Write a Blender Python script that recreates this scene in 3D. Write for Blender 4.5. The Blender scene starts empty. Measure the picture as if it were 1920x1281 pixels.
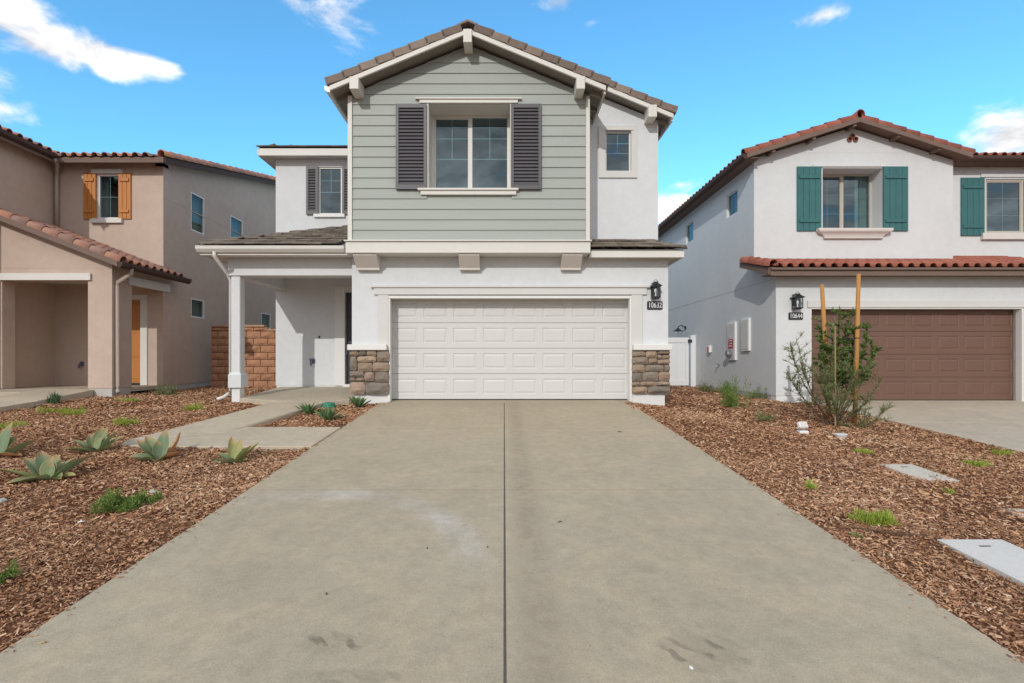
import bpy, bmesh, math, random
import numpy as np
from mathutils import Vector, Matrix
random.seed(11)
rng = np.random.default_rng(11)
S = bpy.context.scene
C = S.collection
# ------------------------------------------------------------------ camera
F, CX, CY = 960.0, 945.0, 674.0          # focal length and vanishing point, photograph pixels
def X(px, Y): return (px - CX) / F * Y   # picture column -> metres on the vertical plane at distance Y
def Z(py, Y): return (CY - py) / F * Y
cam = bpy.data.cameras.new('camera')
cam.sensor_width = 36.0
cam.lens = 18.0
cam.shift_x = (960 - CX) / 1920
cam.shift_y = (CY - 640.5) / 1920
cam.clip_start = 0.05
cam.clip_end = 3000
camo = bpy.data.objects.new('camera', cam)
C.objects.link(camo)
camo.rotation_euler = (math.pi / 2, 0, 0)
S.camera = camo
# ------------------------------------------------------------------ light
AZ, EL = math.radians(18.5), math.radians(27.5)
sunv = Vector((-math.sin(AZ) * math.cos(EL), -math.cos(AZ) * math.cos(EL), math.sin(EL)))
sl = bpy.data.lights.new('sun', 'SUN')
sl.energy = 2.0
sl.angle = math.radians(0.6)
sl.color = (1.0, 0.965, 0.91)
so = bpy.data.objects.new('sun', sl)
C.objects.link(so)
so.rotation_euler = sunv.to_track_quat('Z', 'Y').to_euler()
S.view_settings.view_transform = 'Standard'
S.view_settings.look = 'None'
S.view_settings.exposure = 0.03
S.view_settings.gamma = 1.0
S.view_settings.use_curve_mapping = False
w = bpy.data.worlds.new('World')
S.world = w
w.use_nodes = True
def make_world():
    nt = w.node_tree
    N, L = nt.nodes, nt.links
    N.clear()
    out = N.new('ShaderNodeOutputWorld')
    bg = N.new('ShaderNodeBackground')
    bg.inputs['Strength'].default_value = 0.15
    sky = N.new('ShaderNodeTexSky')
    sky.sky_type = 'NISHITA'
    sky.sun_disc = False
    sky.sun_elevation = EL
    sky.sun_rotation = math.atan2(sunv.x, sunv.y)
    sky.altitude = 300
    sky.air_density = 1.0
    sky.dust_density = 0.5
    sky.ozone_density = 2.2
    gm = N.new('ShaderNodeMix'); gm.data_type = 'RGBA'; gm.blend_type = 'MULTIPLY'
    gm.inputs[0].default_value = 1.0
    gm.inputs[7].default_value = SKY_TINT
    L.new(sky.outputs[0], gm.inputs[6])
    tc = N.new('ShaderNodeTexCoord')
    nrm = N.new('ShaderNodeVectorMath'); nrm.operation = 'NORMALIZE'
    L.new(tc.outputs['Generated'], nrm.inputs[0])
    sep = N.new('ShaderNodeSeparateXYZ'); L.new(nrm.outputs[0], sep.inputs[0])
    def math_(op, a, b=None, c=None):
        m = N.new('ShaderNodeMath'); m.operation = op
        for i, q in enumerate((a, b, c)):
            if q is None: continue
            if isinstance(q, (int, float)): m.inputs[i].default_value = q
            else: L.new(q, m.inputs[i])
        return m.outputs[0]
    # cloud sheet coordinates: direction projected on a plane high above the place
    h = math_('ADD', math_('MAXIMUM', sep.outputs[2], 0.0), 0.25)
    cmb = N.new('ShaderNodeCombineXYZ')
    L.new(math_('DIVIDE', sep.outputs[0], h), cmb.inputs[0])
    L.new(math_('DIVIDE', sep.outputs[1], h), cmb.inputs[1])
    cmb.inputs[2].default_value = 3.7
    n1 = N.new('ShaderNodeTexNoise'); n1.inputs['Scale'].default_value = 5.5
    n1.inputs['Detail'].default_value = 9; n1.inputs['Roughness'].default_value = 0.58
    n1.inputs['Distortion'].default_value = 0.35
    L.new(cmb.outputs[0], n1.inputs['Vector'])
    n2 = N.new('ShaderNodeTexNoise'); n2.inputs['Scale'].default_value = 1.3
    n2.inputs['Detail'].default_value = 3
    L.new(cmb.outputs[0], n2.inputs['Vector'])
    # scattered cumulus of this day: where the single clouds stand (direction, size, weight)
    mask = None
    for px, py, rx, rz, wt in ((8, 22, 95, 62, 1.0), (92, 80, 105, 44, 1.0), (190, 103, 100, 40, .95), (262, 118, 80, 30, .85), (318, 128, 40, 18, .75),
                               (620, 28, 150, 62, .66), (560, 5, 110, 42, .62), (690, 45, 70, 50, .55),
                               (1540, 30, 75, 30, .72), (1485, 38, 50, 25, .55), (1050, 2, 80, 26, .75), (1105, 40, 60, 36, .42),
                               (1900, 255, 100, 70, .95), (1830, 290, 60, 40, .7), (1265, 395, 130, 48, .85), (1290, 345, 110, 34, .6),
                               (380, 12, 60, 28, .5),
                               (-250, 150, 250, 110, 1.0), (2250, 150, 260, 120, 1.0), (-700, 330, 300, 120, .9), (2700, 330, 300, 100, .9)):
        d = Vector(((px - CX) / F, 1, (CY - py) / F)); ln = d.length; d.normalize()
        sub = N.new('ShaderNodeVectorMath'); sub.operation = 'SUBTRACT'
        L.new(nrm.outputs[0], sub.inputs[0]); sub.inputs[1].default_value = d
        sc = N.new('ShaderNodeVectorMath'); sc.operation = 'MULTIPLY'
        L.new(sub.outputs[0], sc.inputs[0])
        k = F * ln
        sc.inputs[1].default_value = (k / rx, k / (rx * 1.0), k / rz)
        le = N.new('ShaderNodeVectorMath'); le.operation = 'LENGTH'
        L.new(sc.outputs[0], le.inputs[0])
        v = math_('MULTIPLY', math_('MAXIMUM', math_('SUBTRACT', 1.0, math_('MULTIPLY', le.outputs['Value'], 0.62)), 0.0), wt)
        mask = v if mask is None else math_('MAXIMUM', mask, v)
    # broken cloud cover over the street behind (seen in the window reflections)
    back = math_('MULTIPLY_ADD', sep.outputs[1], -1.25, 0.95)
    back = math_('MINIMUM', math_('MAXIMUM', back, 0.0), 0.95)
    back = math_('MULTIPLY', back, math_('MULTIPLY_ADD', n2.outputs[0], .8, 0.6))
    mask = math_('MAXIMUM', mask, back)
    dens = math_('MULTIPLY_ADD', n1.outputs[0], 1.7, math_('SUBTRACT', math_('MULTIPLY', mask, 1.35), 1.45))
    ramp = N.new('ShaderNodeMapRange'); ramp.interpolation_type = 'SMOOTHSTEP'
    ramp.inputs['From Min'].default_value = 0.0; ramp.inputs['From Max'].default_value = 0.5
    L.new(dens, ramp.inputs['Value'])
    cr = N.new('ShaderNodeMapRange')
    cr.inputs['From Min'].default_value = 0.05; cr.inputs['From Max'].default_value = 0.8
    cr.inputs['To Min'].default_value = 6.4; cr.inputs['To Max'].default_value = 6.4
    L.new(dens, cr.inputs['Value'])
    shade = math_('MULTIPLY_ADD', math_('MINIMUM', math_('MAXIMUM', math_('MULTIPLY_ADD', sep.outputs[1], -1.6, .75), 0.0), 1.0), -0.7, cr.outputs[0])
    shade = math_('MULTIPLY', shade, math_('MAXIMUM', math_('MULTIPLY_ADD', n1.outputs[0], 3.0, -.52), .25))
    cc = N.new('ShaderNodeVectorMath'); cc.operation = 'SCALE'
    warm = N.new('ShaderNodeMix'); warm.data_type = 'RGBA'
    warm.inputs[6].default_value = (.985, 1.0, 1.04, 1); warm.inputs[7].default_value = (1.0, 1.0, 1.03, 1)
    wf = N.new('ShaderNodeMapRange'); L.new(sep.outputs[1], wf.inputs[0]); wf.inputs[1].default_value = .35; wf.inputs[2].default_value = .7
    L.new(wf.outputs[0], warm.inputs[0]); L.new(warm.outputs[2], cc.inputs[0])
    L.new(shade, cc.inputs['Scale'])
    mx = N.new('ShaderNodeMix'); mx.data_type = 'RGBA'
    L.new(ramp.outputs[0], mx.inputs[0]); L.new(gm.outputs[2], mx.inputs[6]); L.new(cc.outputs[0], mx.inputs[7])
    L.new(mx.outputs[2], bg.inputs['Color'])
    L.new(bg.outputs[0], out.inputs[0])
SKY_TINT = (.98, 1.84, 2.0, 1)
make_world()
# ------------------------------------------------------------------ helpers
class MB:
    def __init__(s): s.v, s.f = [], []
    def add(s, vs, fs):
        n = len(s.v)
        s.v += [tuple(v) for v in vs]
        s.f += [tuple(i + n for i in f) for f in fs]
        return s
    def box(s, x0, x1, y0, y1, z0, z1):
        vs = [(x, y, z) for z in (z0, z1) for y in (y0, y1) for x in (x0, x1)]
        return s.add(vs, [(0, 2, 3, 1), (4, 5, 7, 6), (0, 1, 5, 4), (2, 6, 7, 3), (0, 4, 6, 2), (1, 3, 7, 5)])
    def prism(s, pts, d):
        n = len(pts); d = Vector(d)
        vs = [Vector(p) for p in pts] + [Vector(p) + d for p in pts]
        fs = [tuple(range(n))[::-1], tuple(range(n, 2 * n))]
        fs += [(i, (i + 1) % n, n + (i + 1) % n, n + i) for i in range(n)]
        return s.add(vs, fs)
    def bar(s, a, b, r1, r2=None, n=8):
        return s.tube([a, b], [r1, r1 if r2 is None else r2], n)
    def tube(s, path, r, n=8):
        path = [Vector(p) for p in path]
        if not isinstance(r, (list, tuple)): r = [r] * len(path)
        vs, fs = [], []
        up = Vector((0.13, 0.31, 0.94))
        for i, p in enumerate(path):
            t = (path[min(i + 1, len(path) - 1)] - path[max(i - 1, 0)]).normalized()
            u = t.cross(up)
            if u.length < 0.05: u = t.cross(Vector((1, 0, 0)))
            u.normalize(); q = u.cross(t)
            for k in range(n):
                a = 2 * math.pi * k / n
                vs.append(p + (u * math.cos(a) + q * math.sin(a)) * r[i])
        for i in range(len(path) - 1):
            for k in range(n):
                fs.append((i * n + k, i * n + (k + 1) % n, (i + 1) * n + (k + 1) % n, (i + 1) * n + k))
        fs.append(tuple(range(n))[::-1]); fs.append(tuple(range((len(path) - 1) * n, len(path) * n)))
        return s.add(vs, fs)
    def mesh(s, name, mat=None, bevel=0, smooth=False, seg=1):
        me = bpy.data.meshes.new(name)
        me.from_pydata(s.v, [], s.f)
        bm = bmesh.new(); bm.from_mesh(me)
        bmesh.ops.recalc_face_normals(bm, faces=bm.faces)
        if bevel:
            ed = [e for e in bm.edges if len(e.link_faces) == 2 and e.calc_face_angle(0) > 0.5]
            bmesh.ops.bevel(bm, geom=ed, offset=bevel, segments=seg, affect='EDGES', clamp_overlap=True)
        bm.to_mesh(me); bm.free()
        if smooth:
            me.polygons.foreach_set('use_smooth', [True] * len(me.polygons))
        if mat: me.materials.append(mat)
        return me
    def build(s, name, mat, parent=None, bevel=0, smooth=False, seg=1):
        return link(name, s.mesh(name, mat, bevel, smooth, seg), parent)
WL = {}
def link(name, me, parent=None, loc=(0, 0, 0), rot=None, scale=None):
    """object whose origin stands at world loc (parents are never turned)"""
    o = bpy.data.objects.new(name, me)
    C.objects.link(o)
    loc = Vector(loc)
    if parent is not None:
        o.parent = parent
        o.location = loc - WL[parent.name]
    else:
        o.location = loc
    WL[o.name] = loc
    if rot is not None: o.rotation_euler = rot
    if scale is not None: o.scale = scale
    return o
def child(name, me, parent, loc=(0, 0, 0), rot=(0, 0, 0), scale=(1, 1, 1)):
    """object in its parent's own coordinates"""
    o = bpy.data.objects.new(name, me)
    C.objects.link(o)
    o.parent = parent; o.location = loc; o.rotation_euler = rot; o.scale = scale
    WL[o.name] = Vector(loc)
    return o
def tag(o, label, cat, group=None, kind=None):
    o['label'] = label; o['category'] = cat
    if group: o['group'] = group
    if kind: o['kind'] = kind
    return o
def thing(name, label, cat, loc, group=None):
    return tag(link(name, None, None, loc), label, cat, group)
def stuff(o):
    o['kind'] = 'stuff'; return o
def gridwall(mb, m, u0, u1, z0, z1, d0, d1, ops):
    """wall with openings; m maps (along, depth, height) to the world"""
    us = sorted({u0, u1} | {min(max(q, u0), u1) for o in ops for q in o[:2]})
    zs = sorted({z0, z1} | {min(max(q, z0), z1) for o in ops for q in o[2:]})
    def solid(i, j):
        if i < 0 or j < 0 or i >= len(us) - 1 or j >= len(zs) - 1: return False
        cu, cz = (us[i] + us[i + 1]) / 2, (zs[j] + zs[j + 1]) / 2
        return not any(o[0] < cu < o[1] and o[2] < cz < o[3] for o in ops)
    def q(*p): mb.add([m(*a) for a in p], [(0, 1, 2, 3)])
    for i in range(len(us) - 1):
        for j in range(len(zs) - 1):
            if not solid(i, j): continue
            a, b, c, d = us[i], us[i + 1], zs[j], zs[j + 1]
            q((a, d0, c), (b, d0, c), (b, d0, d), (a, d0, d))
            q((a, d1, c), (a, d1, d), (b, d1, d), (b, d1, c))
            if not solid(i - 1, j): q((a, d0, c), (a, d0, d), (a, d1, d), (a, d1, c))
            if not solid(i + 1, j): q((b, d0, c), (b, d1, c), (b, d1, d), (b, d0, d))
            if not solid(i, j - 1): q((a, d0, c), (a, d1, c), (b, d1, c), (b, d0, c))
            if not solid(i, j + 1): q((a, d0, d), (b, d0, d), (b, d1, d), (a, d1, d))
    return mb
def front(u, d, z): return (u, d, z)
def mbox(mb, m, u0, u1, d0, d1, z0, z1):
    vs = [m(u, d, z) for z in (z0, z1) for d in (d0, d1) for u in (u0, u1)]
    return mb.add(vs, [(0, 2, 3, 1), (4, 5, 7, 6), (0, 1, 5, 4), (2, 6, 7, 3), (0, 4, 6, 2), (1, 3, 7, 5)])
def frame_rot(e, s):
    """euler of the frame with x along e and y along s"""
    e = Vector(e).normalized(); s = Vector(s).normalized(); n = e.cross(s).normalized()
    s = n.cross(e)
    return Matrix((e, s, n)).transposed().to_euler()
# ------------------------------------------------------------------ materials
def newmat(name):
    m = bpy.data.materials.new(name); m.use_nodes = True
    nt = m.node_tree
    return m, nt.nodes, nt.links, nt.nodes['Principled BSDF']
def node(N, kind, **kw):
    n = N.new(kind)
    for k, v in kw.items():
        if k in n.inputs: n.inputs[k].default_value = v
        else: setattr(n, k, v)
    return n
def noise_tex(N, L, pos, scale, detail=4, rough=.55, dist=0):
    n = N.new('ShaderNodeTexNoise')
    n.inputs['Scale'].default_value = scale; n.inputs['Detail'].default_value = detail
    n.inputs['Roughness'].default_value = rough; n.inputs['Distortion'].default_value = dist
    L.new(pos, n.inputs['Vector'])
    return n.outputs[0]
def maprange(N, L, v, a, b, c, d, smooth=False):
    n = N.new('ShaderNodeMapRange')
    if smooth: n.interpolation_type = 'SMOOTHSTEP'
    for i, q in enumerate((a, b, c, d)): n.inputs[i + 1].default_value = q
    L.new(v, n.inputs[0])
    return n.outputs[0]
def fmath(N, L, op, a, b=None):
    n = N.new('ShaderNodeMath'); n.operation = op
    for i, q in enumerate((a, b)):
        if q is None: continue
        if isinstance(q, (int, float)): n.inputs[i].default_value = q
        else: L.new(q, n.inputs[i])
    return n.outputs[0]
def mixc(N, L, fac, a, b, mode='MIX'):
    n = N.new('ShaderNodeMix'); n.data_type = 'RGBA'; n.blend_type = mode
    for i, q in ((0, fac), (6, a), (7, b)):
        if isinstance(q, (int, float)): n.inputs[i].default_value = q
        elif isinstance(q, tuple): n.inputs[i].default_value = (*q[:3], 1)
        else: L.new(q, n.inputs[i])
    return n.outputs[2]
def pmat(name, col, rough=.7, var=((2.0, .06),), bump=None, rand=0, metallic=0, spec=.5, randcols=None, stretch=None):
    m, N, L, P = newmat(name)
    geo = N.new('ShaderNodeNewGeometry'); pos = geo.outputs['Position']
    if stretch:
        mp = N.new('ShaderNodeMapping'); mp.inputs['Scale'].default_value = stretch
        L.new(pos, mp.inputs[0]); pos = mp.outputs[0]
    val = None
    for sc, am in var:
        v = maprange(N, L, noise_tex(N, L, pos, sc), .25, .75, 1 - am, 1 + am)
        val = v if val is None else fmath(N, L, 'MULTIPLY', val, v)
    c = (*col, 1)
    oi = N.new('ShaderNodeObjectInfo')
    if randcols:
        cr = N.new('ShaderNodeValToRGB'); cr.color_ramp.interpolation = 'LINEAR'
        e = cr.color_ramp.elements
        while len(e) < len(randcols): e.new(.5)
        for i, q in enumerate(randcols):
            e[i].position = i / (len(randcols) - 1); e[i].color = (*q, 1)
        L.new(oi.outputs['Random'], cr.inputs[0]); c = cr.outputs[0]
    if rand:
        v = maprange(N, L, oi.outputs['Random'], 0, 1, 1 - rand, 1 + rand)
        val = v if val is None else fmath(N, L, 'MULTIPLY', val, v)
    if val is not None:
        cmb = N.new('ShaderNodeCombineColor')
        for i in range(3): L.new(val, cmb.inputs[i])
        c = mixc(N, L, 1.0, c, cmb.outputs[0], 'MULTIPLY')
        L.new(c, P.inputs['Base Color'])
    else:
        P.inputs['Base Color'].default_value = c
    P.inputs['Roughness'].default_value = rough
    P.inputs['Metallic'].default_value = metallic
    P.inputs['Specular IOR Level'].default_value = spec
    if bump:
        sc, st, di = bump
        b = N.new('ShaderNodeBump'); b.inputs['Strength'].default_value = st; b.inputs['Distance'].default_value = di
        L.new(noise_tex(N, L, pos, sc, 5, .6), b.inputs['Height'])
        L.new(b.outputs[0], P.inputs['Normal'])
    return m
M = {}
M['stucco'] = pmat('white stucco', (.65, .668, .68), .9, ((.7, .04), (7, .03), (30, .02)), (38, .6, .009), spec=.2)
M['stucco_r'] = pmat('white stucco neighbour', (.645, .66, .665), .9, ((.6, .045), (6, .03), (30, .02)), (38, .6, .009), spec=.2)
M['stucco_tan'] = pmat('tan stucco', (.515, .405, .335), .92, ((.6, .08), (5, .06), (30, .04)), (38, .7, .009), spec=.2)
M['trim'] = pmat('off white trim', (.66, .645, .60), .55, ((1.5, .03),))
M['trim_w'] = pmat('white trim', (.72, .715, .69), .55, ((1.5, .03),))
M['casing'] = pmat('stucco casing', (.62, .615, .59), .85, ((1.2, .03),), (60, .3, .004))
M['corbel'] = pmat('corbel paint', (.66, .62, .58), .8, ((2, .03),), (60, .2, .004))
M['siding'] = pmat('sage siding', (.352, .38, .35), .62, ((1.0, .04), (9, .02)), (40, .06, .003), rand=.025, stretch=(.5, 1, 6))
M['shutter'] = pmat('charcoal shutter', (.088, .082, .092), .5, ((3, .05),))
M['door_w'] = pmat('garage door white', (.60, .595, .58), .5, ((1.0, .02),), (150, .05, .002))
M['door_dark'] = pmat('front door paint', (.035, .033, .04), .4)
M['metal_dark'] = pmat('black metal', (.02, .02, .022), .4, ((5, .1),))
M['gutter'] = pmat('gutter white', (.68, .67, .63), .4, ((2, .03),))
M['soffit'] = pmat('soffit boards', (.24, .22, .195), .8, ((3, .08),))
M['tile'] = pmat('brown concrete tile', (.17, .135, .115), .85, ((8, .16), (45, .12)), (60, .35, .006),
                 randcols=((.155, .118, .095), (.215, .165, .133), (.275, .215, .175)))
M['tile_sh'] = pmat('weathered shake tile', (.1, .085, .07), .9, ((6, .25), (40, .2)), (40, .6, .01),
                    randcols=((.12, .10, .08), (.20, .17, .135), (.155, .12, .09)), stretch=(1, 1, 1))
M['tile_red'] = pmat('red clay tile', (.3, .1, .06), .8, ((10, .15), (60, .1)), (60, .2, .004),
                     randcols=((.24, .075, .048), (.35, .12, .075), (.29, .09, .06)))
M['tile_mix'] = pmat('blended clay tile', (.3, .15, .1), .8, ((10, .15), (60, .1)), (60, .2, .004),
                     randcols=((.55, .235, .13), (.33, .20, .165), (.48, .22, .145), (.25, .17, .145), (.53, .25, .16)))
M['fascia_br'] = pmat('brown fascia', (.19, .135, .11), .8, ((3, .05),), spec=.15)
M['gutter_br'] = pmat('brown gutter', (.085, .055, .045), .75, ((3, .05),), spec=.12)
M['spout_tan'] = pmat('tan downspout', (.42, .34, .29), .45, ((3, .03),))
M['orange'] = pmat('orange stained wood', (.48, .18, .035), .5, ((9, .12),), None, stretch=(3, 3, .4))
M['teal'] = pmat('teal shutter', (.034, .138, .142), .55, ((4, .08),))
M['brown_door'] = pmat('brown garage door', (.155, .083, .06), .5, ((1.5, .05),), (150, .05, .002))
M['frame_tan'] = pmat('tan window frame', (.47, .43, .37), .5, ((2, .03),))
M['vinyl'] = pmat('white vinyl', (.78, .79, .80), .35, ((2, .02),))
M['plate'] = pmat('black plaque', (.018, .018, .02), .35)
M['white_print'] = pmat('white numerals', (.8, .8, .78), .5)
M['red'] = pmat('red plastic', (.45, .035, .03), .5)
M['grey_metal'] = pmat('grey metal', (.30, .30, .31), .4, metallic=.6)
M['blue_bib'] = pmat('hose valve', (.12, .13, .2), .4)
M['found'] = pmat('foundation', (.48, .46, .43), .9, ((3, .08),), (40, .3, .004))
M['found_w'] = pmat('white stem wall', (.72, .72, .71), .9, ((3, .05),), (40, .3, .005))
M['room'] = pmat('room paint', (.20, .32, .36), .9, ((1, .05),))
M['curtain'] = pmat('curtain', (.50, .47, .42), .9, ((4, .05),))
M['plug'] = pmat('ceiling light', (.9, .9, .85), .4)
M['stake'] = pmat('lodgepole stake', (.44, .215, .06), .75, ((6, .15), (30, .1)), (40, .3, .004), stretch=(2, 2, .5))
M['rubber'] = pmat('black tie', (.015, .015, .015), .7)
M['lid'] = pmat('polymer lid', (.63, .605, .565), .75, ((2, .05), (20, .05)), (90, .2, .003))
M['lid_tan'] = pmat('concrete lid', (.55, .50, .43), .9, ((5, .08), (40, .06)), (60, .3, .003))
M['green_lid'] = pmat('green valve lid', (.04, .22, .14), .55)
M['rock'] = pmat('grey rock', (.44, .42, .37), .9, ((14, .2),), (30, .5, .01))
M['stone'] = pmat('ledge stone', (.2, .17, .14), .92, ((9, .18), (38, .18)), (26, .7, .012),
                  randcols=((.22, .165, .12), (.34, .245, .17), (.28, .22, .165), (.18, .155, .13), (.40, .30, .215), (.28, .20, .155)))
M['joint'] = pmat('joint filler', (.11, .095, .075), .95, ((20, .2),))
M['mortar'] = pmat('mortar', (.13, .11, .09), .95, ((20, .2),))
M['block'] = pmat('split face block', (.32, .16, .09), .95, ((7, .15), (40, .2)), (28, .8, .015),
                  randcols=((.36, .185, .105), (.43, .225, .13), (.39, .195, .11)))
M['block_cap'] = pmat('block cap', (.45, .26, .16), .9, ((7, .1),), (30, .4, .008), rand=.08)
M['block_mortar'] = pmat('block joint', (.13, .065, .04), .95)
def glass(name, tint, ior, rough=.01):
    m, N, L, P = newmat(name)
    N.remove(P)
    out = N['Material Output']
    tr = N.new('ShaderNodeBsdfTransparent'); tr.inputs[0].default_value = (*tint, 1)
    gl = N.new('ShaderNodeBsdfGlossy'); gl.inputs['Roughness'].default_value = rough
    gl.inputs[0].default_value = (.78, .94, 1, 1)
    fr = N.new('ShaderNodeFresnel')
    bf = N.new('ShaderNodeNewGeometry')
    L.new(maprange(N, L, bf.outputs['Backfacing'], 0, 1, ior, 1 / ior), fr.inputs[0])   # same glass from both sides
    mx = N.new('ShaderNodeMixShader')
    # slight waviness of float glass
    geo = N.new('ShaderNodeNewGeometry')
    b = N.new('ShaderNodeBump'); b.inputs['Strength'].default_value = .05; b.inputs['Distance'].default_value = .02
    L.new(noise_tex(N, L, geo.outputs['Position'], 2.2, 2), b.inputs['Height'])
    L.new(b.outputs[0], gl.inputs['Normal'])
    L.new(fr.outputs[0], mx.inputs[0]); L.new(tr.outputs[0], mx.inputs[1]); L.new(gl.outputs[0], mx.inputs[2])
    L.new(mx.outputs[0], out.inputs[0])
    return m
M['glass'] = glass('window glass', (.42, .60, .64), 2.3)
M['glass_side'] = glass('side window glass', (.5, .58, .56), 1.28)
M['lamp_glass'] = glass('lantern glass', (.85, .87, .87), 1.5)
def concrete(name, base, marks=False):
    m, N, L, P = newmat(name)
    geo = N.new('ShaderNodeNewGeometry'); pos = geo.outputs['Position']
    n0 = noise_tex(N, L, pos, .55, 5, .6, .6)
    n1 = noise_tex(N, L, pos, 2.3, 6, .65, .4)
    n2 = noise_tex(N, L, pos, 9, 7, .72, .3)
    n3 = noise_tex(N, L, pos, 120, 3, .75)
    warm = tuple(a * b for a, b in zip(base, (1.03, .975, .94)))
    cool = tuple(a * b for a, b in zip(base, (.925, .92, .91)))
    c = mixc(N, L, maprange(N, L, n0, .3, .7, 0, 1, True), cool, base)
    c = mixc(N, L, maprange(N, L, n1, .45, .72, 0, .75, True), c, warm)
    v = fmath(N, L, 'MULTIPLY', maprange(N, L, n2, .25, .75, .84, 1.13), maprange(N, L, n3, .25, .75, .74, 1.22))
    v = fmath(N, L, 'MULTIPLY', v, maprange(N, L, n1, .2, .8, .91, 1.09))
    # scattered dark pits
    vo = N.new('ShaderNodeTexVoronoi'); vo.inputs['Scale'].default_value = 13
    L.new(pos, vo.inputs['Vector'])
    pit = maprange(N, L, vo.outputs['Distance'], .03, .075, .55, 1.0, True)
    pit = fmath(N, L, 'MAXIMUM', pit, maprange(N, L, noise_tex(N, L, pos, 1.1, 2), .5, .56, 1, 0))
    v = fmath(N, L, 'MULTIPLY', v, pit)
    if marks:
        sep = N.new('ShaderNodeSeparateXYZ'); L.new(pos, sep.inputs[0])
        x, y = sep.outputs[0], sep.outputs[1]
        def ell(cx, cy, rx, ry):
            a = fmath(N, L, 'DIVIDE', fmath(N, L, 'SUBTRACT', x, cx), rx)
            b = fmath(N, L, 'DIVIDE', fmath(N, L, 'SUBTRACT', y, cy), ry)
            return fmath(N, L, 'SQRT', fmath(N, L, 'ADD', fmath(N, L, 'MULTIPLY', a, a), fmath(N, L, 'MULTIPLY', b, b)))
        # dried water line: a pale arc
        r = ell(-1.62, 3.4, 1.0, 1.0)
        arc = maprange(N, L, fmath(N, L, 'ABSOLUTE', fmath(N, L, 'SUBTRACT', r, 1.38)), .02, .22, 1, 0, True)
        arc = fmath(N, L, 'MULTIPLY', arc, maprange(N, L, fmath(N, L, 'ADD', y, fmath(N, L, 'MULTIPLY', x, .6)), 2.9, 3.6, 0, 1, True))
        arc = fmath(N, L, 'MULTIPLY', arc, maprange(N, L, n1, .35, .65, .1, 1))
        c = mixc(N, L, fmath(N, L, 'MULTIPLY', arc, .5), c, (.56, .54, .52))
        # muddy tyre prints and a rusty drip line beside the joint
        wv = N.new('ShaderNodeTexWave'); wv.inputs['Scale'].default_value = 4.2; wv.inputs['Distortion'].default_value = 5
        wv.inputs['Detail'].default_value = 2; wv.bands_direction = 'DIAGONAL'
        L.new(pos, wv.inputs['Vector'])
        n5 = noise_tex(N, L, pos, 9, 3)
        tread = fmath(N, L, 'MULTIPLY', maprange(N, L, wv.outputs['Fac'], .5, .75, 0, 1, True), maprange(N, L, n5, .42, .6, 0, 1, True))
        for cx, cy, rx, ry, k in ((-.86, 2.58, .2, .10, .42), (.97, 2.5, .25, .17, .38), (1.0, 2.2, .35, .12, .3), (-.7, 2.33, .3, .06, .2)):
            e = maprange(N, L, ell(cx, cy, rx, ry), .5, 1.1, 1, 0, True)
            v = fmath(N, L, 'MULTIPLY', v, fmath(N, L, 'SUBTRACT', 1.0, fmath(N, L, 'MULTIPLY', fmath(N, L, 'MULTIPLY', e, tread), k)))
            v = fmath(N, L, 'MULTIPLY', v, fmath(N, L, 'SUBTRACT', 1.0, fmath(N, L, 'MULTIPLY', e, .09)))
        rib = maprange(N, L, fmath(N, L, 'ABSOLUTE', fmath(N, L, 'SUBTRACT', x, .2)), .02, .2, 1, 0, True)
        rib = fmath(N, L, 'MULTIPLY', rib, maprange(N, L, n2, .4, .62, .1, 1, True))
        c = mixc(N, L, fmath(N, L, 'MULTIPLY', rib, .5), c, (.23, .175, .13))
        # darker damp film near the door
        top = maprange(N, L, y, 9.3, 10.3, 0, 1, True)
        c = mixc(N, L, fmath(N, L, 'MULTIPLY', fmath(N, L, 'MULTIPLY', top, maprange(N, L, n1, .3, .6, 0, 1)), .45), c, (.27, .225, .17))
    cmb = N.new('ShaderNodeCombineColor')
    for i in range(3): L.new(v, cmb.inputs[i])
    c = mixc(N, L, 1.0, c, cmb.outputs[0], 'MULTIPLY')
    L.new(c, P.inputs['Base Color'])
    L.new(maprange(N, L, n1, .3, .7, .62, .9), P.inputs['Roughness'])
    P.inputs['Specular IOR Level'].default_value = .35
    b = N.new('ShaderNodeBump'); b.inputs['Strength'].default_value = .25; b.inputs['Distance'].default_value = .004
    L.new(fmath(N, L, 'ADD', n3, n2), b.inputs['Height']); L.new(b.outputs[0], P.inputs['Normal'])
    return m
M['concrete'] = concrete('driveway concrete', (.445, .38, .275), True)
M['concrete_w'] = concrete('walkway concrete', (.50, .435, .335))
M['concrete_r'] = concrete('neighbour driveway concrete', (.50, .435, .345))
def mulch_mat():
    m, N, L, P = newmat('bark mulch')
    at = N.new('ShaderNodeAttribute'); at.attribute_name = 'tone'
    cr = N.new('ShaderNodeValToRGB')
    e = cr.color_ramp.elements
    cols = ((0, (.08, .033, .016)), (.3, (.33, .155, .080)), (.6, (.54, .31, .178)), (.85, (.62, .40, .25)), (1, (.72, .54, .38)))
    while len(e) < len(cols): e.new(.5)
    for i, (p, c) in enumerate(cols): e[i].position = p; e[i].color = (*c, 1)
    L.new(at.outputs['Fac'], cr.inputs[0])
    L.new(cr.outputs[0], P.inputs['Base Color'])
    P.inputs['Roughness'].default_value = .9; P.inputs['Specular IOR Level'].default_value = .2
    return m
M['chip'] = mulch_mat()
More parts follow.
